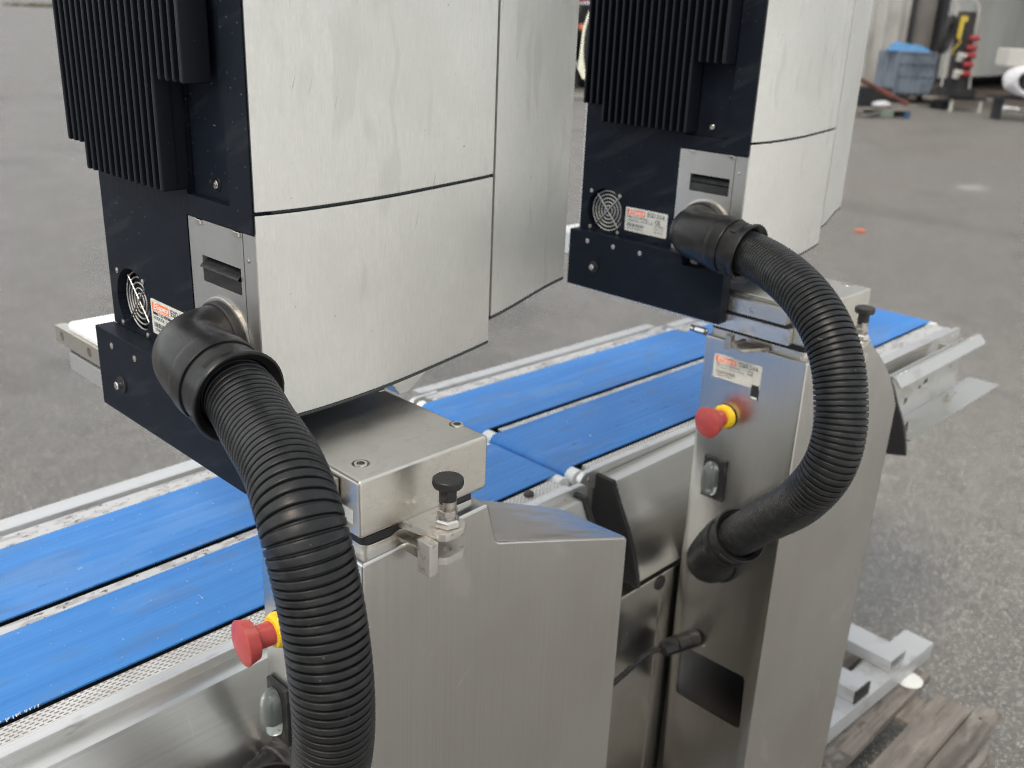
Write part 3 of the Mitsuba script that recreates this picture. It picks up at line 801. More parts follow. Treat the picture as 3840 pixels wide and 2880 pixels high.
cross_slide(0.0, 0.0, "steel slide block bolted on the front column with a black pull knob", 1.2040, 1.170, -0.3738,
            (1.185, 1.108), [(0.4745, 0.6360), (0.5982, 0.6456), (0.5982, 0.7680)])
cross_slide(0.768, 0.010, "steel slide block on the second column, behind the hose arch", 1.0620, 1.080, -0.338,
            (0.80,), [(1.252, 0.634), (1.388, 0.640), (1.388, 0.762)], 0.0262)
scene_key = [k for k in scene if k.startswith("cross_slide__block")][0]
put("cross_slide", "sticker", boxm([0.4503, .6165, -.4245], [0.4508, .660, -.4110]), "white_print", label="pale paper strip stuck on the side of the block")

# ---------------------------------------------------------------- labelling heads
CURVE = np.array([[0.4313, 0.7228], [0.467, 0.7158], [0.515, 0.7172], [0.58, 0.7243], [0.662, 0.7400], [0.7507, 0.7600], [0.8457, 0.7927], [0.954, 0.8290]])
CURVE[0] = [0.4313, 0.7195]
sp = CubicSpline(np.concatenate([[0], np.cumsum(np.linalg.norm(np.diff(CURVE, axis=0), axis=1))]), CURVE)
ARC = np.concatenate([[0], np.cumsum(np.linalg.norm(np.diff(CURVE, axis=0), axis=1))])
ZTOP = 0.34


def shell(s0, s1, zl, zh, th=0.0032, n=22):
    """curved sheet following the side of the head, bowed outwards"""
    s = np.linspace(s0, s1, n); P = sp(s); d = sp(s, 1); d /= np.linalg.norm(d, axis=1, keepdims=True)
    N = np.stack([-d[:, 1], d[:, 0]], 1)
    return merged(prism("z", np.vstack([P, (P + N * th)[::-1]]), zl, zh, 0.0006, 1))


def head(dx, dy, dz, label, model, lines, louver_open, sink_dy=0.0):
    h = thing("labelling_head", label, "labelling machine head")
    o = np.array([dx, dy, dz])

    def add(parent, name, m, mat, smooth=False, label=None):
        m = trimesh.util.concatenate(m) if isinstance(m, list) else m.copy()
        m.apply_translation(o); return put(parent, name, m, mat, smooth, label)
    # body inside the sheets
    s = np.linspace(0, ARC[-1], 30); P = sp(s); d = sp(s, 1); d /= np.linalg.norm(d, axis=1, keepdims=True); N = np.stack([-d[:, 1], d[:, 0]], 1)
    low = P + N * 0.0050
    low[0, 0] = low[1, 0] = 0.4505
    up_ = low[::-1] * [1, -1] + [0, 2 * 0.868]
    body = np.vstack([low[1:], up_[:-1]]); body[:, 0] = np.maximum(body[:, 0], 0.4505)
    keep = np.concatenate([[True], np.linalg.norm(np.diff(body, axis=0), axis=1) > 1e-4]); body = body[keep]
    add(h, "body", merged(prism("z", body, -0.3318, ZTOP, 0.0)), "edge_strip", 30)
    rear = np.array(Polygon(body).intersection(sbox(0, 0, 0.7495, 2)).exterior.coords)[:-1]
    add(h, "floor", merged(prism("z", rear, -0.3590, -0.3320, 0.0)), "edge_strip", 30)
    j = ARC[5]
    add(h, "side_panel", shell(0.0015, j - 0.0018, -0.1675, ZTOP), "panel_metal", 30)
    add(h, "side_panel", shell(0.0015, j - 0.0018, -0.3560, -0.1708), "panel_metal", 30)
    add(h, "front_panel", shell(j + 0.0032, ARC[-1] - 0.001, -0.3285, ZTOP), "panel_metal", 30)
    add(h, "front_edge", shell(j + 0.0020, ARC[-1], -0.3325, -0.3290), "edge_strip", 30)
    add(h, "bottom_edge", shell(0.002, j - 0.0010, -0.3595, -0.3565), "edge_strip", 30)
    # far side sheet
    m = shell(0.0015, ARC[-1], -0.356, ZTOP); m.vertices[:, 1] = 2 * 0.868 - m.vertices[:, 1]; m.invert()
    add(h, "far_panel", m, "panel_metal", 30)
    # peel wedge below the head
    add(h, "peel_wedge", merged(prism("y", [[0.615, -0.360], [0.742, -0.360], [0.668, -0.412], [0.655, -0.412]], 0.803, 0.845, 0.0008, 1)), "bracket_alu")
    # back plate with cut outs
    out = rounded([[0.7226, ZTOP], [1.0137, ZTOP], [1.0137, -0.3338], [0.8345, -0.3338], [0.8345, -0.1872], [0.7226, -0.1872]], [0, 0, .002, 0, .002, .004], 4)
    fan_c = (0.9640, -0.3010)
    fan = np.array([[fan_c[0] + .0355 * math.cos(a), fan_c[1] + .0355 * math.sin(a)] for a in np.linspace(0, 2 * math.pi, 40, endpoint=False)])
    clip = Polygon(fan).intersection(sbox(0.9, -0.3325, 1.01, 0))
    pocket = rounded([[0.7565, 0.30], [0.7565, -0.1680], [0.8300, -0.1680], [0.8300, 0.30]], .002, 3)
    plate = add(h, "back_plate", prism("x", out, 0.4313, 0.4500, 0.0, holes=[np.array(clip.exterior.coords)[:-1], pocket]), "black_coat")
    ledge = [[0.7565, -0.1680], [0.8300, -0.1680], [0.8300, -0.1625], [0.7565, -0.1625]]
    add(plate, "pocket_floor", boxm([0.4385, 0.7567, -0.1678], [0.4495, 0.8298, 0.2998]), "black_coat")
    add(plate, "corner_strip", merged(prism("z", rounded([[0.4308, 0.7212], [0.4308, 0.7490], [0.4312, 0.7490], [0.4312, 0.7205]], 0, 1), -0.1865, ZTOP, 0)), "black_coat")
    sc = add(plate, "screw", [socket_screw([0.4383, 0.7880, -0.1543], [-1, 0, 0], .0040, .002)], "steel_polish", 35)
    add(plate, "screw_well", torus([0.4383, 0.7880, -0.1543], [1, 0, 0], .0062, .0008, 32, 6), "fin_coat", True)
    add(plate, "pin", rod([0.4383, 0.8235, -0.085], [0.4330, 0.8235, -0.085], .0012), "fin_coat", 35)
    add(plate, "fan_shroud", lathe([(.0356, 0), (.0356, .016), (0, .0161)], [0.4500, fan_c[0], fan_c[1]], [1, 0, 0], 40, cap=False), "black_rubber")  # black fan housing; its closed cup also paints the unlit cavity
    # heat sink with separate fins
    keep_o = o.copy(); o[1] += sink_dy
    hs = add(h, "heat_sink", merged(prism("x", [[1.0158, ZTOP], [0.8252, ZTOP], [0.8252, -0.1600], [0.9820, -0.1600], [0.9820, -0.1370], [1.0158, -0.1370]], 0.4205, 0.4312, 0)), "fin_coat")
    add(hs, "shoulder", boxm([0.4206, 0.7727, -0.0655], [0.4311, 0.8250, ZTOP]), "fin_coat")
    def finm(zlow, w=0.0044):
        prof = rounded([[0.4052, zlow], [0.4212, zlow], [0.4212, ZTOP], [0.4052, ZTOP]], [.0022, 0, 0, 0], 3)
        m = merged(prism("y", prof, -w / 2, w / 2, 0.0016, 2)); return m
    plies = {z: mikit.ply(finm(z), "fin_coat", smooth=35) for z in (-0.1392, -0.1634, -0.0682)}
    pitch = 0.0125
    for i in range(16):
        y = 1.0136 - pitch * i
        put_ply(hs, "fin", plies[-0.1392 if i < 3 else -0.1634], off(o + [0, y, 0]))
    for i in range(4):
        put_ply(hs, "fin", plies[-0.0682], off(o + [0, 0.8136 - pitch * i, 0]))
    add(hs, "side_wall", merged(prism("y", rounded([[0.4054, -0.1634], [0.4310, -0.1634], [0.4310, -0.0690], [0.4054, -0.0690]], [.002, 0, 0, 0], 3), 0.8251, 0.8290, 0.0012, 2)), "fin_coat", 35)
    add(hs, "side_wall", merged(prism("y", rounded([[0.4052, -0.0682], [0.4312, -0.0682], [0.4312, ZTOP], [0.4052, ZTOP]], [.002, 0, 0, 0], 3), 0.7722, 0.7758, 0.0012, 2)), "fin_coat", 35)
    o[:] = keep_o
    # fan guard
    fg = add(h, "fan_guard", [torus([0.4400, fan_c[0], fan_c[1] + (0)], [1, 0, 0], r, .0011, 48, 8) for r in (.0310, .0252, .0194, .0136, .0078)], "steel_screw", True)
    for a in (0.82, -0.82):
        v = np.array([0, math.cos(a), math.sin(a)]) * .0325; cc = np.array([0.4386 if a > 0 else 0.4374, fan_c[0], fan_c[1]])
        add(fg, "spoke", rod(cc - v, cc + v, .0011, 8), "steel_screw", True)
    for y, z in ((0.9930, -0.2728), (0.9360, -0.2732), (0.9915, -0.3295), (0.9355, -0.3300)):
        add(fg, "screw", socket_screw([0.4312, y, z], [-1, 0, 0], .0031, .0014), "steel_screw", 35)
    # arm bar
    arm = rounded([[1.0154, -0.4236], [1.0154, -0.3340], [0.8000, -0.3340], [0.7960, -0.3500], [0.7240, -0.3500], [0.7240, -0.4236]], [.001, .001, .001, .004, .001, .001], 3)
    ab = add(h, "arm_bar", merged(prism("x", arm, 0.4100, 0.4312, 0.0009, 2)), "black_coat", 30)
    for y in (0.9774, 0.9255, 0.8735):
        add(ab, "screw", socket_screw([0.4101, y, -0.3479], [-1, 0, 0], .0036, .0012), "steel_screw", 35)
    add(ab, "washer", lathe([(.0090, 0), (.0090, .002), (.0082, .0024), (0, .0024)], [0.4101, 0.9605, -0.3862], [-1, 0, 0], 32), "black_rubber", 35)
    add(ab, "bolt", [lathe([(.0030, 0), (.0030, .002), (.0040, .0021), (.0044, .0026), (.0044, .0052), (.0036, .0062), (0, .0064)], [0.4078, 0.9605, -0.3862], [-1, 0, 0], 20)], "steel_polish", 30)
    # silver plate with the flap slot and hose socket
    slot = np.array([[0.7462, -0.2450], [0.8122, -0.2450], [0.8122, -0.2208], [0.7462, -0.2208]])
    so = rounded([[0.7408, -0.1882], [0.8335, -0.1882], [0.8335, -0.3336], [0.7408, -0.3500]], [.001, .001, 0, 0], 3)
    spp = add(h, "socket_plate", prism("x", so, 0.4322, 0.4440, 0.0, holes=[slot]), "silver_plate")
    fy = np.linspace(0.8118, 0.7466, 14)
    bulge = (0.0 if not louver_open else 0.0035)
    V, Fc = [], []
    for k, y in enumerate(fy):
        w = 0.0004 * math.sin(k * 1.7)
        V += [[0.4400, y, -0.2230], [0.4345 - bulge + w, y, -0.2285], [0.4322 - bulge + w, y, -0.2310], [0.4350 - bulge * .5, y, -0.2335], [0.4330, y, -0.2445]]
    for k in range(13):
        for q in range(4):
            a = k * 5 + q; Fc += [[a, a + 1, a + 6], [a, a + 6, a + 5]]
    add(spp, "rubber_flap", trimesh.Trimesh(V, Fc, process=False), "hose_rubber", 40)
    add(spp, "side_flange", boxm([0.4326, 0.7215, -0.350], [0.4440, 0.7400, -0.1882]), "silver_plate")
    add(spp, "rivet", lathe([(.0022, 0), (.0018, .0010), (0, .0013)], [0.4322, 0.7328, -0.2108], [-1, 0, 0], 14), "steel_polish", 35)
    for y in (0.812, 0.747):
        add(spp, "tab", boxm([0.4296, y - .0045, -0.1925], [0.4321, y + .0045, -0.1878], .0006), "steel_polish")
    add(spp, "socket_ring", lathe([(.0438, 0), (.0438, .0022), (.0425, .0030), (.0400, .0030)], [0.4322, 0.7795, -0.2975], [-1, 0, 0], 48), "steel_worn", 35)
    add(spp, "socket_rim", lathe([(.0402, 0), (.0402, .0080), (.0385, .0095), (.0360, .0095)], [0.4322, 0.7795, -0.2975], [-1, 0, 0], 48), "black_rubber", 35)
    label_plate(h, 0.4313 + dx, 0.9225 + dy, -0.2865 + dz, 0.079, 0.0365, "white rating plate with orange logo beside the fan", model, lines, True)
    return h


h1 = head(0, 0, 0, "front labelling head, black ribbed heat sink and pale metal side, cut by the top edge", "ESD 504",
          [("Moltkestr. 17-33, D 47058 Duisburg", .50), ("42VDC/5A   60VDC/1A", .62)], True)
h2 = head(0.772, 0.004, 0.0085, "second labelling head behind, black ribbed heat sink and white side panels", "ESD 514",
          [("Moltkestr. 17-33, D 47058 Duisburg", .50), ("42VDC/5A   60VDC/1A", .62)], False, -0.015)
# label reel and drive box on the far side of the second head
RC = np.array([1.60, 1.2305, -0.066])
rl = thing("label_reel", "cream rimmed dark label reel showing beside the second head", "reel")
put(rl, "rim", lathe([(.1440, 0), (.1500, 0), (.1505, .002), (.1505, .006), (.1440, .006), (.1440, 0)], RC, [1, 0, 0], 96, cap=False), "reel_card", 30)
put(rl, "label_roll", lathe([(.1438, .003), (.1438, .09), (0, .0901)], RC, [1, 0, 0], 64), "black_rubber", 30)
put(rl, "brake_strap", merged(prism("x", rounded([[1.370, -.026], [1.384, -.026], [1.392, -.112], [1.376, -.135], [1.371, -.125]], .003, 3), 1.607, 1.613, .001, 1)), "reel_card")
single("drive_box", [boxm([1.45, 1.045, -0.3305], [1.56, 1.232, -0.238], .022, 5, "x")], "aluminium", "small grey rounded box sticking out behind the second head", "box", 35)

# ---------------------------------------------------------------- suction hoses
def ribbed(path, r=0.0305, pitch=0.0066, groove=0.0030, n=64):
    p = np.asarray(path, float)
    s = np.concatenate([[0], np.cumsum(np.linalg.norm(np.diff(p, axis=0), axis=1))])
    cs = CubicSpline(s, p); fine = cs(np.linspace(0, s[-1], 1500))
    L = np.concatenate([[0], np.cumsum(np.linalg.norm(np.diff(fine, axis=0), axis=1))])
    ph = np.array([0, .05, .10, .14, .22, .46, .70, .78, .83, .88, .95]); rr = np.array([.0, .06, .80, .94, .985, 1.0, .985, .92, .76, .06, 0])
    N = int(L[-1] / pitch); pos = (np.arange(N)[:, None] + ph).ravel() * pitch
    rad = r - groove * (1 - np.tile(rr, N))
    c = np.stack([np.interp(pos, L, fine[:, k]) for k in range(3)], 1)
    # smooth tangents so that the rings stay parallel to the bore
    t = np.stack([np.interp(pos, L, np.gradient(fine, axis=0)[:, k]) for k in range(3)], 1)
    t /= np.linalg.norm(t, axis=1, keepdims=True)
    a, _, _ = frame_of(t[0]); A = []
    for k in range(len(c)):
        a = a - t[k] * (a @ t[k]); a /= np.linalg.norm(a); A.append(a)
    A = np.array(A); B = np.cross(t, A); an = np.arange(n) * 2 * math.pi / n
    V = (c[:, None] + rad[:, None, None] * (np.cos(an)[None, :, None] * A[:, None] + np.sin(an)[None, :, None] * B[:, None])).reshape(-1, 3)
    k, i = np.meshgrid(np.arange(len(c) - 1), np.arange(n), indexing="ij"); j = (i + 1) % n
    F = np.stack([k * n + i, k * n + j, (k + 1) * n + j, (k + 1) * n + i], -1).reshape(-1, 4)
    return trimesh.Trimesh(V, np.vstack([F[:, [0, 1, 2]], F[:, [0, 2, 3]]]), process=False), c[0], t[0], c[-1], t[-1]


def elbow(parent, face, face_dir, end, end_dir, r0=0.0375, r1=0.0385):
    """moulded bend from a face to the connector"""
    face, end = np.asarray(face, float), np.asarray(end, float); fd = np.asarray(face_dir, float); ed = np.asarray(end_dir, float)
    L = np.linalg.norm(end - face); t = np.linspace(0, 1, 26)[:, None]
    h = lambda a, b, c, d: (1 - t) ** 3 * a + 3 * (1 - t) ** 2 * t * b + 3 * (1 - t) * t * t * c + t ** 3 * d
    path = h(face, face + fd * L * .62, end - ed * L * .40, end)
    k = np.linspace(0, 1, 26)
    return put(parent, "elbow", tube(path, r0 - .0035 * np.sin(k * math.pi * .9) ** 2 + (r1 - r0) * k, 48), "hose_fitting", True)


def connector(parent, o, d, flip=1):
    """snap collar: o = joint with the elbow, d = towards the hose"""
    d = np.asarray(d, float) / np.linalg.norm(d)
    put(parent, "elbow_lip", lathe([(.0370, -.003), (.0388, 0), (.0394, .006), (.0394, .0175), (.0386, .019), (.035, .019)], o, d, 56, cap=False), "hose_fitting", 30)
    put(parent, "snap_collar", lathe([(.0340, .019), (.0366, .0192), (.0368, .0210), (.0372, .0215), (.0376, .040), (.0384, .043), (.0408, .0445), (.0412, .0475), (.0404, .0492), (.0388, .0492), (.0374, .0470), (.0330, .0440), (.0300, .034)], o, d, 64, cap=False), "hose_fitting", 28)
    a, b, _ = frame_of(d)
    for w0 in (0.5, 2.6, 4.7):
        V = []
        ths = np.linspace(w0, w0 + 0.75, 10)
        for th in ths:
            rd = math.cos(th) * a + math.sin(th) * b
            for rr, hh in ((.0366, .026), (.0392, .0272), (.0394, .0345), (.0372, .0365)):
                V.append(np.asarray(o) + d * hh + rd * rr)
        F = []
        for q in range(9):
            for e in range(3):
                x = q * 4 + e; F += [[x, x + 1, x + 5], [x, x + 5, x + 4]]
        F += [[0, 2, 1], [0, 3, 2], [36, 37, 38], [36, 38, 39]]
        put(parent, "latch", trimesh.Trimesh(V, F, process=False), "black_rubber", 30)


def hose(label, path, top_face, top_con, low_face, low_con):
    h = thing("suction_hose", label, "hose")
    m, a, ta, b, tb = ribbed(path)
    put(h, "ribbed_tube", m, "hose_rubber", True)
    path = np.asarray(path, float)
    for face, con, nxt, fd in ((top_face, top_con, path[1] - path[0], [-1, 0, 0]), (low_face, low_con, path[-2] - path[-1], [-1, 0, 0])):
        con = np.asarray(con, float); d = nxt / np.linalg.norm(nxt)
        connector(h, con, d); elbow(h, face, fd, con + d * .002, d)
    put(h, "lower_socket", lathe([(.0420, -.001), (.0420, .009), (.0400, .011), (.036, .011)], low_face, [-1, 0, 0], 48), "black_rubber", 30)
    return h


def lead(pts, con, inner):
    return pts


A0 = np.array([0.3825, 0.7185, -0.2985]); dA = np.array([-0.035, -0.985, -0.13]); dA /= np.linalg.norm(dA)
P1 = [A0 + dA * .022, A0 + dA * .052, [0.3730, 0.6350, -0.3130], [0.3520, 0.5620, -0.3240], [0.3370, 0.5190, -0.3460], [0.3360, 0.5030, -0.3850], [0.3353, 0.4920, -0.4290],
      [0.3364, 0.4895, -0.4720], [0.3425, 0.5000, -0.5270], [0.3520, 0.5260, -0.5850], [0.3640, 0.5700, -0.6440], [0.3760, 0.6210, -0.6930], [0.3840, 0.6590, -0.7260], [0.386, 0.680, -0.743]]
B0 = np.array([0.387, 0.698, -0.7575])
hose("thick black ribbed hose arching down the front column, nearest the camera", P1, [0.4320, 0.7795, -0.2975], A0, [0.4455, 0.7380, -0.7840], B0)
A2 = A0 + [0.772, 0.004, 0.0085]
P2 = [A2 + dA * .022, A2 + dA * .050, [1.1385, 0.6450, -0.2975], [1.0980, 0.5845, -0.3020], [1.0690, 0.5366, -0.3154], [1.0470, 0.4930, -0.3457], [1.0380, 0.4742, -0.3721], [1.0285, 0.4601, -0.4040],
      [1.0190, 0.4500, -0.4443], [1.0120, 0.4520, -0.4850], [1.0230, 0.4760, -0.5330], [1.0620, 0.5165, -0.5837], [1.1150, 0.5780, -0.6487], [1.1480, 0.6270, -0.7020], [1.1560, 0.6440, -0.7200]]
B2 = np.array([1.1620, 0.6590, -0.7370])
hose("black ribbed hose curving in a half circle in front of the second column", P2, [0.4320 + .772, 0.7835, -0.2890], A2, [1.2135, 0.6960, -0.7950], B2)

# ---------------------------------------------------------------- power cable on the second column
pc = thing("power_cable", "short black cable with a screw gland plugged into the second column", "cable")
gl0 = np.array([1.2130, 0.7180, -0.9600]); gd = np.array([-0.94, 0.33, -0.06]); gd /= np.linalg.norm(gd)
put(pc, "gland", lathe([(.0150, 0), (.0150, .016), (.0138, .017), (.0138, .032), (.0146, .033), (.0146, .040), (.0120, .0415)], gl0, gd, 24), "hose_fitting", 30)
put(pc, "gland_nut", lathe([(.0125, .0415), (.0140, .043), (.0140, .058), (.0120, .066), (.0075, .070)], gl0, gd, 8), "hose_fitting", 20)
q0 = gl0 + gd * .068
cp = CubicSpline([0, .22, .5, .75, 1], [q0, q0 + gd * .030, [1.0850, 0.7530, -0.9755], [1.0200, 0.7430, -0.9710], [0.9000, 0.7250, -0.9720]])(np.linspace(0, 1, 40))
put(pc, "cable", tube(cp, .0046, 14), "hose_rubber", True)

# ---------------------------------------------------------------- frame, foot, wooden pallet
mf = thing("floor_frame", "light grey steel floor frame showing behind the second column at lower right", "frame")
zf = -1.500
FR = np.array([[math.cos(.0525), math.sin(.0525), 0, 1.832], [-math.sin(.0525), math.cos(.0525), 0, .7127], [0, 0, 1, 0], [0, 0, 0, 1.0]])
fr_ = lambda m: m.apply_transform(FR)
put(mf, "flat_bar", fr_(boxm([-1.6, 0, zf - .046], [.509, .078, zf], .002)), "frame_paint", 35)
for x0, x1, y0 in ((.118, .184, .011), (.295, .372, .013)):
    ring = rounded([[x0, zf + .0005], [x1, zf + .0005], [x1, zf + .0345], [x0, zf + .0345]], .003, 3)
    cb = put(mf, "cross_bar", fr_(prism("y", ring, y0, .70, 0, holes=[inset(ccw(ring), .0035)])), "frame_paint", 35)
    if x0 < .2:
        put(cb, "end_cap", fr_(boxm([x0 - .0006, y0 - .005, zf + .0008], [x1 + .0006, y0 - .0003, zf + .035], .0015)), "knob_black", 35)
put(mf, "foot", lathe([(.034, 0), (.035, .003), (.031, .006), (.012, .009), (.0, .0092)], [2.216, 0.689, -1.5555], [0, 0, 1], 36), "white_plastic", 35)
pl = thing("wooden_pallet", "weathered wooden pallet under the frame, corner showing at lower right", "pallet")
random.seed(3)
for y0, y1, xr in ((1.16, 1.26, 2.29), (0.985, 1.085, 2.285), (0.82, 0.92, 2.29), (0.660, 0.765, 2.288), (0.531, 0.618, 2.222), (0.472, 0.5285, 2.262)):
    b = boxm([0.1, y0, -1.578], [xr, y1, -1.556 + random.uniform(-.002, .002)], .003)
    b.vertices[:, 2] += 0.003 * np.sin(b.vertices[:, 0] * 2 + y0 * 9)
    put(pl, "board", b, "pallet_wood", 35)
for x in (0.2, 1.10, 2.09):
    put(pl, "stringer", boxm([x, 0.485, -1.600], [x + .115, 1.25, -1.5795], .003), "pallet_wood", 35)
    for y in (0.476, 0.80, 1.14):
        put(pl, "block", boxm([x - .01, y, -1.680], [x + .135, y + .10, -1.6005], .003), "pallet_wood", 35)
for y in (0.476, 0.80, 1.14):
    put(pl, "bottom_board", boxm([0.1, y, -1.6995], [2.27, y + .10, -1.6803], .003), "pallet_wood", 35)
for x, y in ((2.165, .600), (2.12, .545), (2.205, .505)):
    put(pl, "nail", lathe([(.005, 0), (.004, .0012), (0, .0015)], [x, y, -1.5565], [0, 0, 1], 10), "ink")

# ---------------------------------------------------------------- the yard behind
RF = np.array([[0.694, 0.720, 0, 0], [-0.720, 0.694, 0, 0], [0, 0, 1, 0], [0, 0, 0, 1.0]])   # right, away, up as seen from the lens


def yard(m, r=0.0, f=0.0, z=0.0, turn=0.0):
    m = trimesh.util.concatenate(m) if isinstance(m, list) else m.copy()
    if turn:
        m.apply_transform(trimesh.transformations.rotation_matrix(turn, [0, 0, 1]))
    m.apply_translation([r, f, z]); m.apply_transform(RF); return m


def grime(a, b, k=1.0):
    return lambda p, n, uv: mix(a, b, smoothstep(0.40, 0.70, fbm(p.x * k, p.y * k, p.z * k * .4, 4)))


pr("sheet_metal", grime((0.42, 0.42, 0.40), (0.30, 0.29, 0.27), 2.0), 0.5)
pr("door_grey", grime((0.20, 0.19, 0.18), (0.14, 0.13, 0.12), 2.0), 0.6)
pr("dark_steel", grime((0.013, 0.014, 0.018), (0.030, 0.027, 0.026), 5.0), 0.6)
pr("shaded_dirt", grime((0.050, 0.042, 0.036), (0.085, 0.070, 0.058), 1.2), 0.85)  # dirt brown with the shade of shed and trailer put in
pr("roof_grey", (0.16, 0.16, 0.16), 0.7)
pr("trailer_side", grime((0.76, 0.76, 0.71), (0.64, 0.635, 0.59), 0.8), 0.5)
pr("crate_grey", grime((0.17, 0.205, 0.255), (0.115, 0.14, 0.175), 6.0), 0.45)
pr("film_blue", (0.07, 0.22, 0.44), 0.35)
pr("pallet_blue", grime((0.035, 0.085, 0.17), (0.14, 0.13, 0.11), 5.0), 0.7)
pr("pallet_green", grime((0.19, 0.25, 0.19), (0.13, 0.16, 0.13), 6.0), 0.7)
pr("rust_red", grime((0.20, 0.055, 0.04), (0.10, 0.045, 0.035), 6.0), 0.6)
pr("film_white", (0.62, 0.63, 0.66), 0.35)
pr("cap_red", (0.30, 0.040, 0.045), 0.4)
pr("paint_yellow", (0.60, 0.45, 0.06), 0.45)
pr("light_grey", (0.48, 0.47, 0.44), 0.5)
pr("machine_red", (0.36, 0.035, 0.045), 0.5)
pr("brick_orange", grime((0.62, 0.20, 0.11), (0.50, 0.15, 0.08), 60.0), 0.75)
pr("concrete", grime((0.30, 0.30, 0.29), (0.22, 0.215, 0.20), 1.5), 0.8)
pr("dry_grass", (0.13, 0.115, 0.055), 0.8)

wh = thing("warehouse", "pale corrugated shed with a dark open bay at the top right", "building")
xs = np.linspace(5.6, 9.35, 150); yo = 0.045 * np.tanh(2.5 * np.sin(xs * 2 * math.pi / 0.34))
poly = np.vstack([np.stack([xs, 25.6 + yo], 1), [[9.35, 25.8], [5.6, 25.8]]])
put(wh, "corrugated_wall", yard(merged(prism("z", poly, -1.7, 4.6))), "sheet_metal", 35)
put(wh, "door_panel", yard(boxm([9.42, 25.75, -1.7], [10.02, 25.85, 4.6])), "door_grey")
put(wh, "door_post", yard(boxm([9.36, 25.5, -1.7], [9.45, 25.95, 4.6])), "dark_steel")
put(wh, "door_post", yard(boxm([10.05, 25.4, -1.7], [10.20, 25.9, 4.6])), "dark_steel")
put(wh, "roof", yard(boxm([5.4, 25.3, 4.6], [26, 40, 4.9])), "roof_grey")
put(wh, "rear_wall", yard(boxm([5.6, 39.5, -1.7], [26, 39.8, 4.6])), "door_grey")
put(wh, "end_wall", yard(boxm([24.5, 25.0, -1.7], [24.8, 39.4, 4.6])), "sheet_metal")
setting("shaded_shed_floor", yard(boxm([8.9, 22.75, -1.699], [24.4, 39.4, -1.694])), "shaded_dirt", "dirt floor of the shed, its brown darkened for the shade under the trailer")  # sheet of dirt, bay shade painted into its dark colour
tr = thing("box_trailer", "off white box trailer parked in the shed behind the black stand", "trailer")
put(tr, "body", boxm([26.35, 11.3, -1.36], [38.5, 13.75, 1.7], .05), "trailer_side", 30)
put(tr, "chassis", boxm([27.0, 11.7, -1.52], [38.0, 13.3, -1.362]), "dark_steel")
for x in (28.6, 34.8):
    for y in (11.75, 13.05):
        put(tr, "wheel", lathe([(.10, 0), (.16, .02), (.165, .20), (.10, .22)], [x, y, -1.535], [0, 1, 0], 24), "black_rubber", 30)

pb = thing("pallet_box", "large grey plastic pallet box with ribbed walls, blue film on top", "box")
bw, bd, z0, z1 = 0.80, 0.62, -1.50, -0.585
put(pb, "shell", [yard(boxm([0, 0, z0], [bw, .03, z1]), 8.50, 23.48, 0, -.12), yard(boxm([0, .03, z0], [.03, bd, z1]), 8.50, 23.48, 0, .42),
                  yard(boxm([-.26, .52, z0], [.50, .55, z1]), 8.50, 23.48, 0, -.12), yard(boxm([bw - .03, 0, z0], [bw, .6, z1]), 8.50, 23.48, 0, -.12),
                  yard(boxm([0, 0, z0], [bw, .5, z0 + .05]), 8.50, 23.48, 0, -.12)], "crate_grey")
for k in range(7):
    put(pb, "rib", yard(boxm([bw * k / 6 - .016, -.035, z0], [bw * k / 6 + .016, -.001, z1 - (.0 if k in (0, 3, 6) else .12)]), 8.50, 23.48, 0, -.12), "crate_grey")
for z in (z0 + .05, z0 + .40, z0 + .66, z1 - .02):
    put(pb, "rim", yard(boxm([0, -.04, z], [bw, -.002, z + .03]), 8.50, 23.48, 0, -.12), "crate_grey")
for k in range(1, 5):
    put(pb, "rib", yard(boxm([-.03, bd * k / 4 - .014, z0], [-.001, bd * k / 4 + .014, z1]), 8.50, 23.48, 0, .42), "crate_grey")
gx, gy = np.meshgrid(np.linspace(0, 1, 26), np.linspace(0, 1, 16), indexing="ij")
fz = meshkit.fbm(np.stack([gx * 5, gy * 5, gx * 0], -1), 4, 5)
edge = np.minimum(np.minimum(gx, 1 - gx), np.minimum(gy, 1 - gy)) * 6
fv = np.stack([-.22 + gx * .92, .02 + gy * .5, -0.578 + np.clip(edge, 0, 1) * (0.03 + .24 * fz * (1.15 - .7 * gx))], -1).reshape(-1, 3)
fi = [[i * 16 + j, (i + 1) * 16 + j, (i + 1) * 16 + j + 1, i * 16 + j + 1] for i in range(25) for j in range(15)]
fi = np.array(fi); film = trimesh.Trimesh(fv, np.vstack([fi[:, [0, 1, 2]], fi[:, [0, 2, 3]]]), process=False)
single("plastic_film", yard(film, 8.50, 23.48, 0, -.12), "film_blue", "crumpled blue plastic film heaped on the grey pallet box", "film", 25)
single("crate_pallet", [yard(boxm([-.3, -.05, z], [.85, .65, z + .03]), 8.50, 23.48, 0, -.05) for z in (-1.535, -1.68)] +
       [yard(boxm([x, -.04, -1.65], [x + .12, .6, -1.535]), 8.50, 23.48, 0, -.05) for x in (-.28, .22, .72)], "dark_steel", "dark pallet carrying the grey pallet box", "pallet")
bp = thing("blue_pallet", "blue and green painted wooden pallet on the ground before the grey box", "pallet")
for k, y in enumerate((0, .22, .44, .66)):
    put(bp, "board", yard(boxm([-.62, y, -1.560], [.56, y + .16, -1.522]), 6.90, 19.46, 0, .10), "pallet_blue" if k else "pallet_wood")
for k, x in enumerate((-.60, -.03, .46)):
    put(bp, "block", yard(boxm([x, 0.0, -1.68], [x + (.25 if k == 1 else .10), .8, -1.556]), 6.90, 19.46, 0, .10), ("pallet_blue", "pallet_green", "pallet_blue")[k])
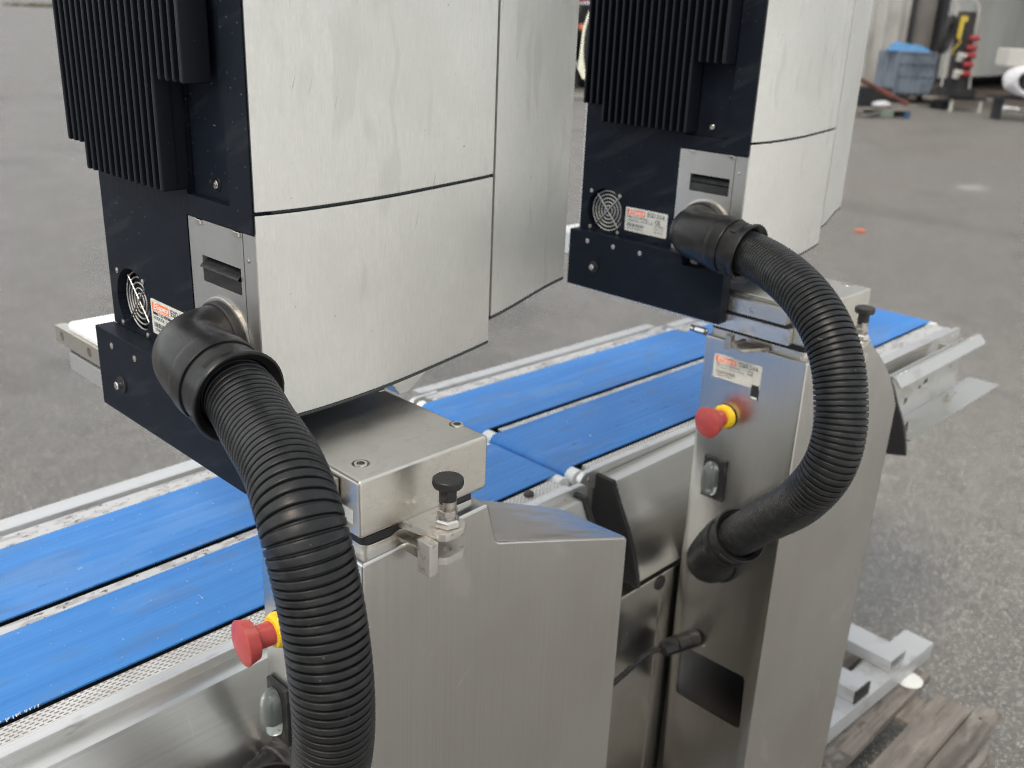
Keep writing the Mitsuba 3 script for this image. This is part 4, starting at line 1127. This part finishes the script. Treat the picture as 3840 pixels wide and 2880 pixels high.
put(bp, "foot_board", yard(boxm([-.62, 0.01, -1.699], [.56, .12, -1.681]), 6.90, 19.46, 0, .10), "pallet_blue")
single("tool_chest", yard(boxm([-.45, .25, -1.529], [.26, .7, -1.16], .02), 6.90, 19.46, 0, .1), "dark_steel", "dark box lying on the blue pallet behind the red beam", "box", 30)
single("steel_beam", yard(rod([-.55, .0, -.995], [.50, .12, -1.44], .042, 4), 6.90, 19.46, 0), "rust_red", "rust red steel beam leaning across the blue pallet", "beam")
bagm = trimesh.creation.icosphere(3, 1.0); bagm.vertices *= (0.86 + 0.4 * meshkit.noise(bagm.vertices * 3 + 4))[:, None]; bagm.vertices *= [.17, .10, .06]
single("plastic_bag", yard(bagm, 6.89, 19.56, -1.455), "film_white", "crumpled white bag on the blue pallet under the red beam", "bag", 25)
sb = trimesh.creation.icosphere(3, 1.0); sb.vertices *= (0.8 + 0.5 * meshkit.noise(sb.vertices * 2.5 + 9))[:, None]; sb.vertices *= [.24, .25, .34]
single("scrap_heap", yard(sb, 9.12, 22.35, -1.44), "dark_steel", "dark scrap heap on the ground right of the grey pallet box", "scrap", 20)
st_ = yard(rod([-.62, -.25, -1.675], [-.10, -.05, -1.60], .018, 4), 6.90, 19.40)
single("wood_strip", st_, "pallet_wood", "pale wooden strip leaning on the blue pallet", "strip")

ts = thing("hose_stand", "tall black stand with a yellow handle and five red caps at the top right", "stand")
R0, F0 = 9.447, 21.73
lean = [[-.535, .285], [-.115, .285], [-.01, -1.24], [-.50, -1.24]]
put(ts, "board", yard(merged(prism("y", lean, -.03, .03, .006, 1)), R0, F0), "dark_steel")
for a, b in (([-.66, 0, .52], [-.575, 0, .36]), ([-.575, 0, .37], [-.575, 0, .26]), ([-.25, 0, .52], [-.135, 0, .38]), ([-.135, 0, .39], [-.135, 0, -.1]), ([-.135, 0, -.1], [-.02, 0, -1.25]), ([-.575, 0, .28], [-.62, 0, -1.2])):
    put(ts, "post", yard(rod(np.array(a) + [0, -.05, 0], np.array(b) + [0, -.05, 0], .018, 10), R0, F0), "light_grey", 40)
hdl = rounded([[-.475, .20], [-.335, .19], [-.34, .10], [-.40, .08], [-.415, -.24], [-.50, -.24]], .02, 4)
put(ts, "yellow_handle", yard(merged(prism("y", hdl, -.085, -.032, .008, 2)), R0, F0), "paint_yellow", 35)
put(ts, "yellow_cable", yard(tube(CubicSpline(range(4), [[-.45, -.06, -.24], [-.42, -.07, -.33], [-.50, -.07, -.44], [-.50, -.06, -.56]])(np.linspace(0, 3, 20)), .014, 8), R0, F0), "paint_yellow", True)
for x, z in ((-.127, -.225), (-.141, -.413), (-.135, -.565), (-.15, -.745), (-.17, -.928)):
    put(ts, "red_cap", yard(lathe([(.045, 0), (.058, .02), (.058, .10), (.062, .11), (.062, .19), (.045, .20)], [x - .105, -.07, z], [1, 0, 0], 20), R0, F0), "cap_red", 35)
for x, z in ((-.349, -.60), (-.36, -.94)):
    put(ts, "white_fitting", yard([lathe([(.03, 0), (.07, .01), (.07, .15), (.05, .17)], [x, -.04, z - .085], [0, -.25, 1], 16), lathe([(.04, 0), (.05, .01), (.05, .12)], [x, -.07, z], [1, 0, .3], 14)], R0, F0), "light_grey", 35)
put(ts, "base", yard(boxm([-.55, -.12, -1.40], [.10, .20, -1.23], .01), R0, F0), "dark_steel", 35)
for x in (-.315, .30):
    put(ts, "leg", yard(lathe([(.045, 0), (.048, .01), (.036, .05), (.036, .27)], [x, .0, -1.699], [0, 0, 1], 14), R0, F0), "light_grey", 35)
put(ts, "foot_bar", yard(boxm([-.36, -.06, -1.455], [.40, .06, -1.401], .008), R0, F0), "dark_steel", 35)
t = np.linspace(0, 2 * math.pi * 7, 280); q = 0.55 + 0.45 * t / t[-1]
single("hose_coil", yard(tube(np.stack([-.72 + q * (.13 * np.cos(t) + .05 * np.sin(t)), .05 * np.sin(t * .31) - .10 + .06 * np.cos(t), -.17 + q * .37 * np.sin(t)], 1), .038, 8), R0, F0), "black_rubber",
       "black hose coil hanging at the left of the black stand", "hose", True)
single("wooden_plank", yard(boxm([-.75, .35, -1.50], [.85, .50, -1.43], .006), R0, F0, 0, .03), "pallet_wood", "grey brown wooden plank lying low behind the stand legs", "plank", 35)
wc = []
for k in range(9):
    wc.append(torus([.26 + .01 * math.sin(k * 2.1), -.15 + .04 * k, -.94 + .008 * math.cos(k * 3)], [0.08 * math.sin(k), 1, .05 * math.cos(k * 2)], .34 + .02 * math.sin(k * 1.7), .055, 40, 10))
for w in wc:
    w.vertices[:, 2] = -.94 + (w.vertices[:, 2] + .94) * .72
    w.vertices += (meshkit.noise(w.vertices * 14) - .5)[:, None] * .03
C0 = (0.694 * 20.98 - 0.720 * 7.0, 0.720 * 20.98 + 0.694 * 7.0)
single("wrapped_coil", yard(wc, C0[0] + .02, C0[1]), "film_white", "white film wrapped coil at the right edge of the picture", "coil", True)
single("coil_core", yard(lathe([(.20, 0), (.20, .3), (0, .301)], [.26, -.12, -.94], [0, 1, 0], 24), C0[0] + .02, C0[1]), "dark_steel", "dark core inside the white wrapped coil", "core", 30)
single("motor_housing", yard(boxm([-.14, .15, -.70], [.55, .70, -.37], .03), C0[0], C0[1]), "light_grey", "grey green housing above the white wrapped coil", "housing", 30)
single("coil_cradle", yard([boxm([-.25, .0, -1.30], [.8, .5, -1.24]), boxm([-.15, .1, -1.699], [-.07, .4, -1.30]), boxm([.55, .1, -1.699], [.63, .4, -1.30])], C0[0], C0[1]), "dark_steel", "dark steel cradle under the white wrapped coil", "cradle")
gx, gy = np.meshgrid(np.linspace(0, 1, 20), np.linspace(0, 1, 10), indexing="ij")
sv = np.stack([gx * .62, gy * .35 + .08 * np.sin(gx * 9), -1.695 + .12 * meshkit.fbm(np.stack([gx * 6, gy * 6, gy * 0], -1), 3, 9) * np.sin(gx * math.pi)], -1).reshape(-1, 3)
si = np.array([[i * 10 + j, (i + 1) * 10 + j, (i + 1) * 10 + j + 1, i * 10 + j + 1] for i in range(19) for j in range(9)])
single("film_scrap", yard(trimesh.Trimesh(sv, np.vstack([si[:, [0, 1, 2]], si[:, [0, 2, 3]]]), process=False), 10.55, 22.4), "film_white", "scrap of clear film on the ground near the right edge", "film scrap", 25)
single("brick", boxm([8.105, 3.700, -1.698], [8.185, 3.745, -1.672], .004).apply_transform(trimesh.transformations.rotation_matrix(-.80, [0, 0, 1], [8.145, 3.72, 0])), "brick_orange", "small orange brick lying on the asphalt right of the second head", "brick", 35)

# left of the second head: red and dark farm machine, kerb, low concrete wall
rm = thing("red_implement", "dark machine with a red beam showing between the two heads", "machine")
rb = np.array([17.9, 15.45, 0])
put(rm, "beam", rod([16.9, 16.2, 0.10], [19.3, 14.4, 0.42], .055, 4), "machine_red")
put(rm, "frame", [boxm([17.3, 15.5, -.30], [18.6, 17.0, .14], .02), rod([17.75, 15.35, .1], [17.55, 15.4, -.3], .05, 8), boxm([17.4, 15.8, -1.1], [18.4, 16.9, -.3], .05)], "dark_steel", 30)
for x in (17.5, 18.4):
    put(rm, "wheel", lathe([(.25, 0), (.55, .03), (.60, .08), (.60, .25), (.55, .30), (.25, .33)], [x, 15.9, -1.10], [.6, -.8, 0], 32), "black_rubber", 30)
put(rm, "lamp", lathe([(.05, 0), (.07, .03), (.05, .06)], [17.70, 15.30, -.345], [-.7, -.7, 0], 14), "brick_orange", 30)
setting("kerb", boxm([-.12, 0, 0], [.12, 16, .12], .02).apply_transform(trimesh.transformations.rotation_matrix(math.atan2(.694, .72) - math.pi / 2 + 1.57, [0, 0, 1])).apply_translation([19.4, 9.4, -1.695]), "concrete", None) if False else None
kb = boxm([-7.5, -.11, -1.699], [-.2, .11, -1.60], .02)
setting("kerb", yard(kb, 4.6, 20.7, 0, 0), "concrete", "concrete kerb strip")
single("low_wall", yard(boxm([-6.0, -.2, -1.699], [-.8, .2, -1.28], .03), 4.6, 24.6), "concrete", "low pale concrete wall behind the gap between the heads", "wall", 30)
bl = []
for k in range(500):
    a = rng.uniform(0, 2 * math.pi); rad = rng.uniform(0, 1) ** .6
    px, py = 42 + 5.0 * rad * math.cos(a), 104 + 4 * rad * math.sin(a); hh = rng.uniform(.12, .5); w = .04; b = rng.uniform(-.2, .2, 2)
    bl.append((np.array([[px - w, py, -1.7], [px + w, py, -1.7], [px + b[0], py + b[1], -1.7 + hh]]), np.array([[0, 1, 2]])))
gv = np.concatenate([v for v, _ in bl]); gf = np.arange(len(gv)).reshape(-1, 3)
setting("grass", trimesh.Trimesh(gv, gf, process=False), "dry_grass", "patch of dry grass far across the yard", "stuff")
groups = {"label": None}
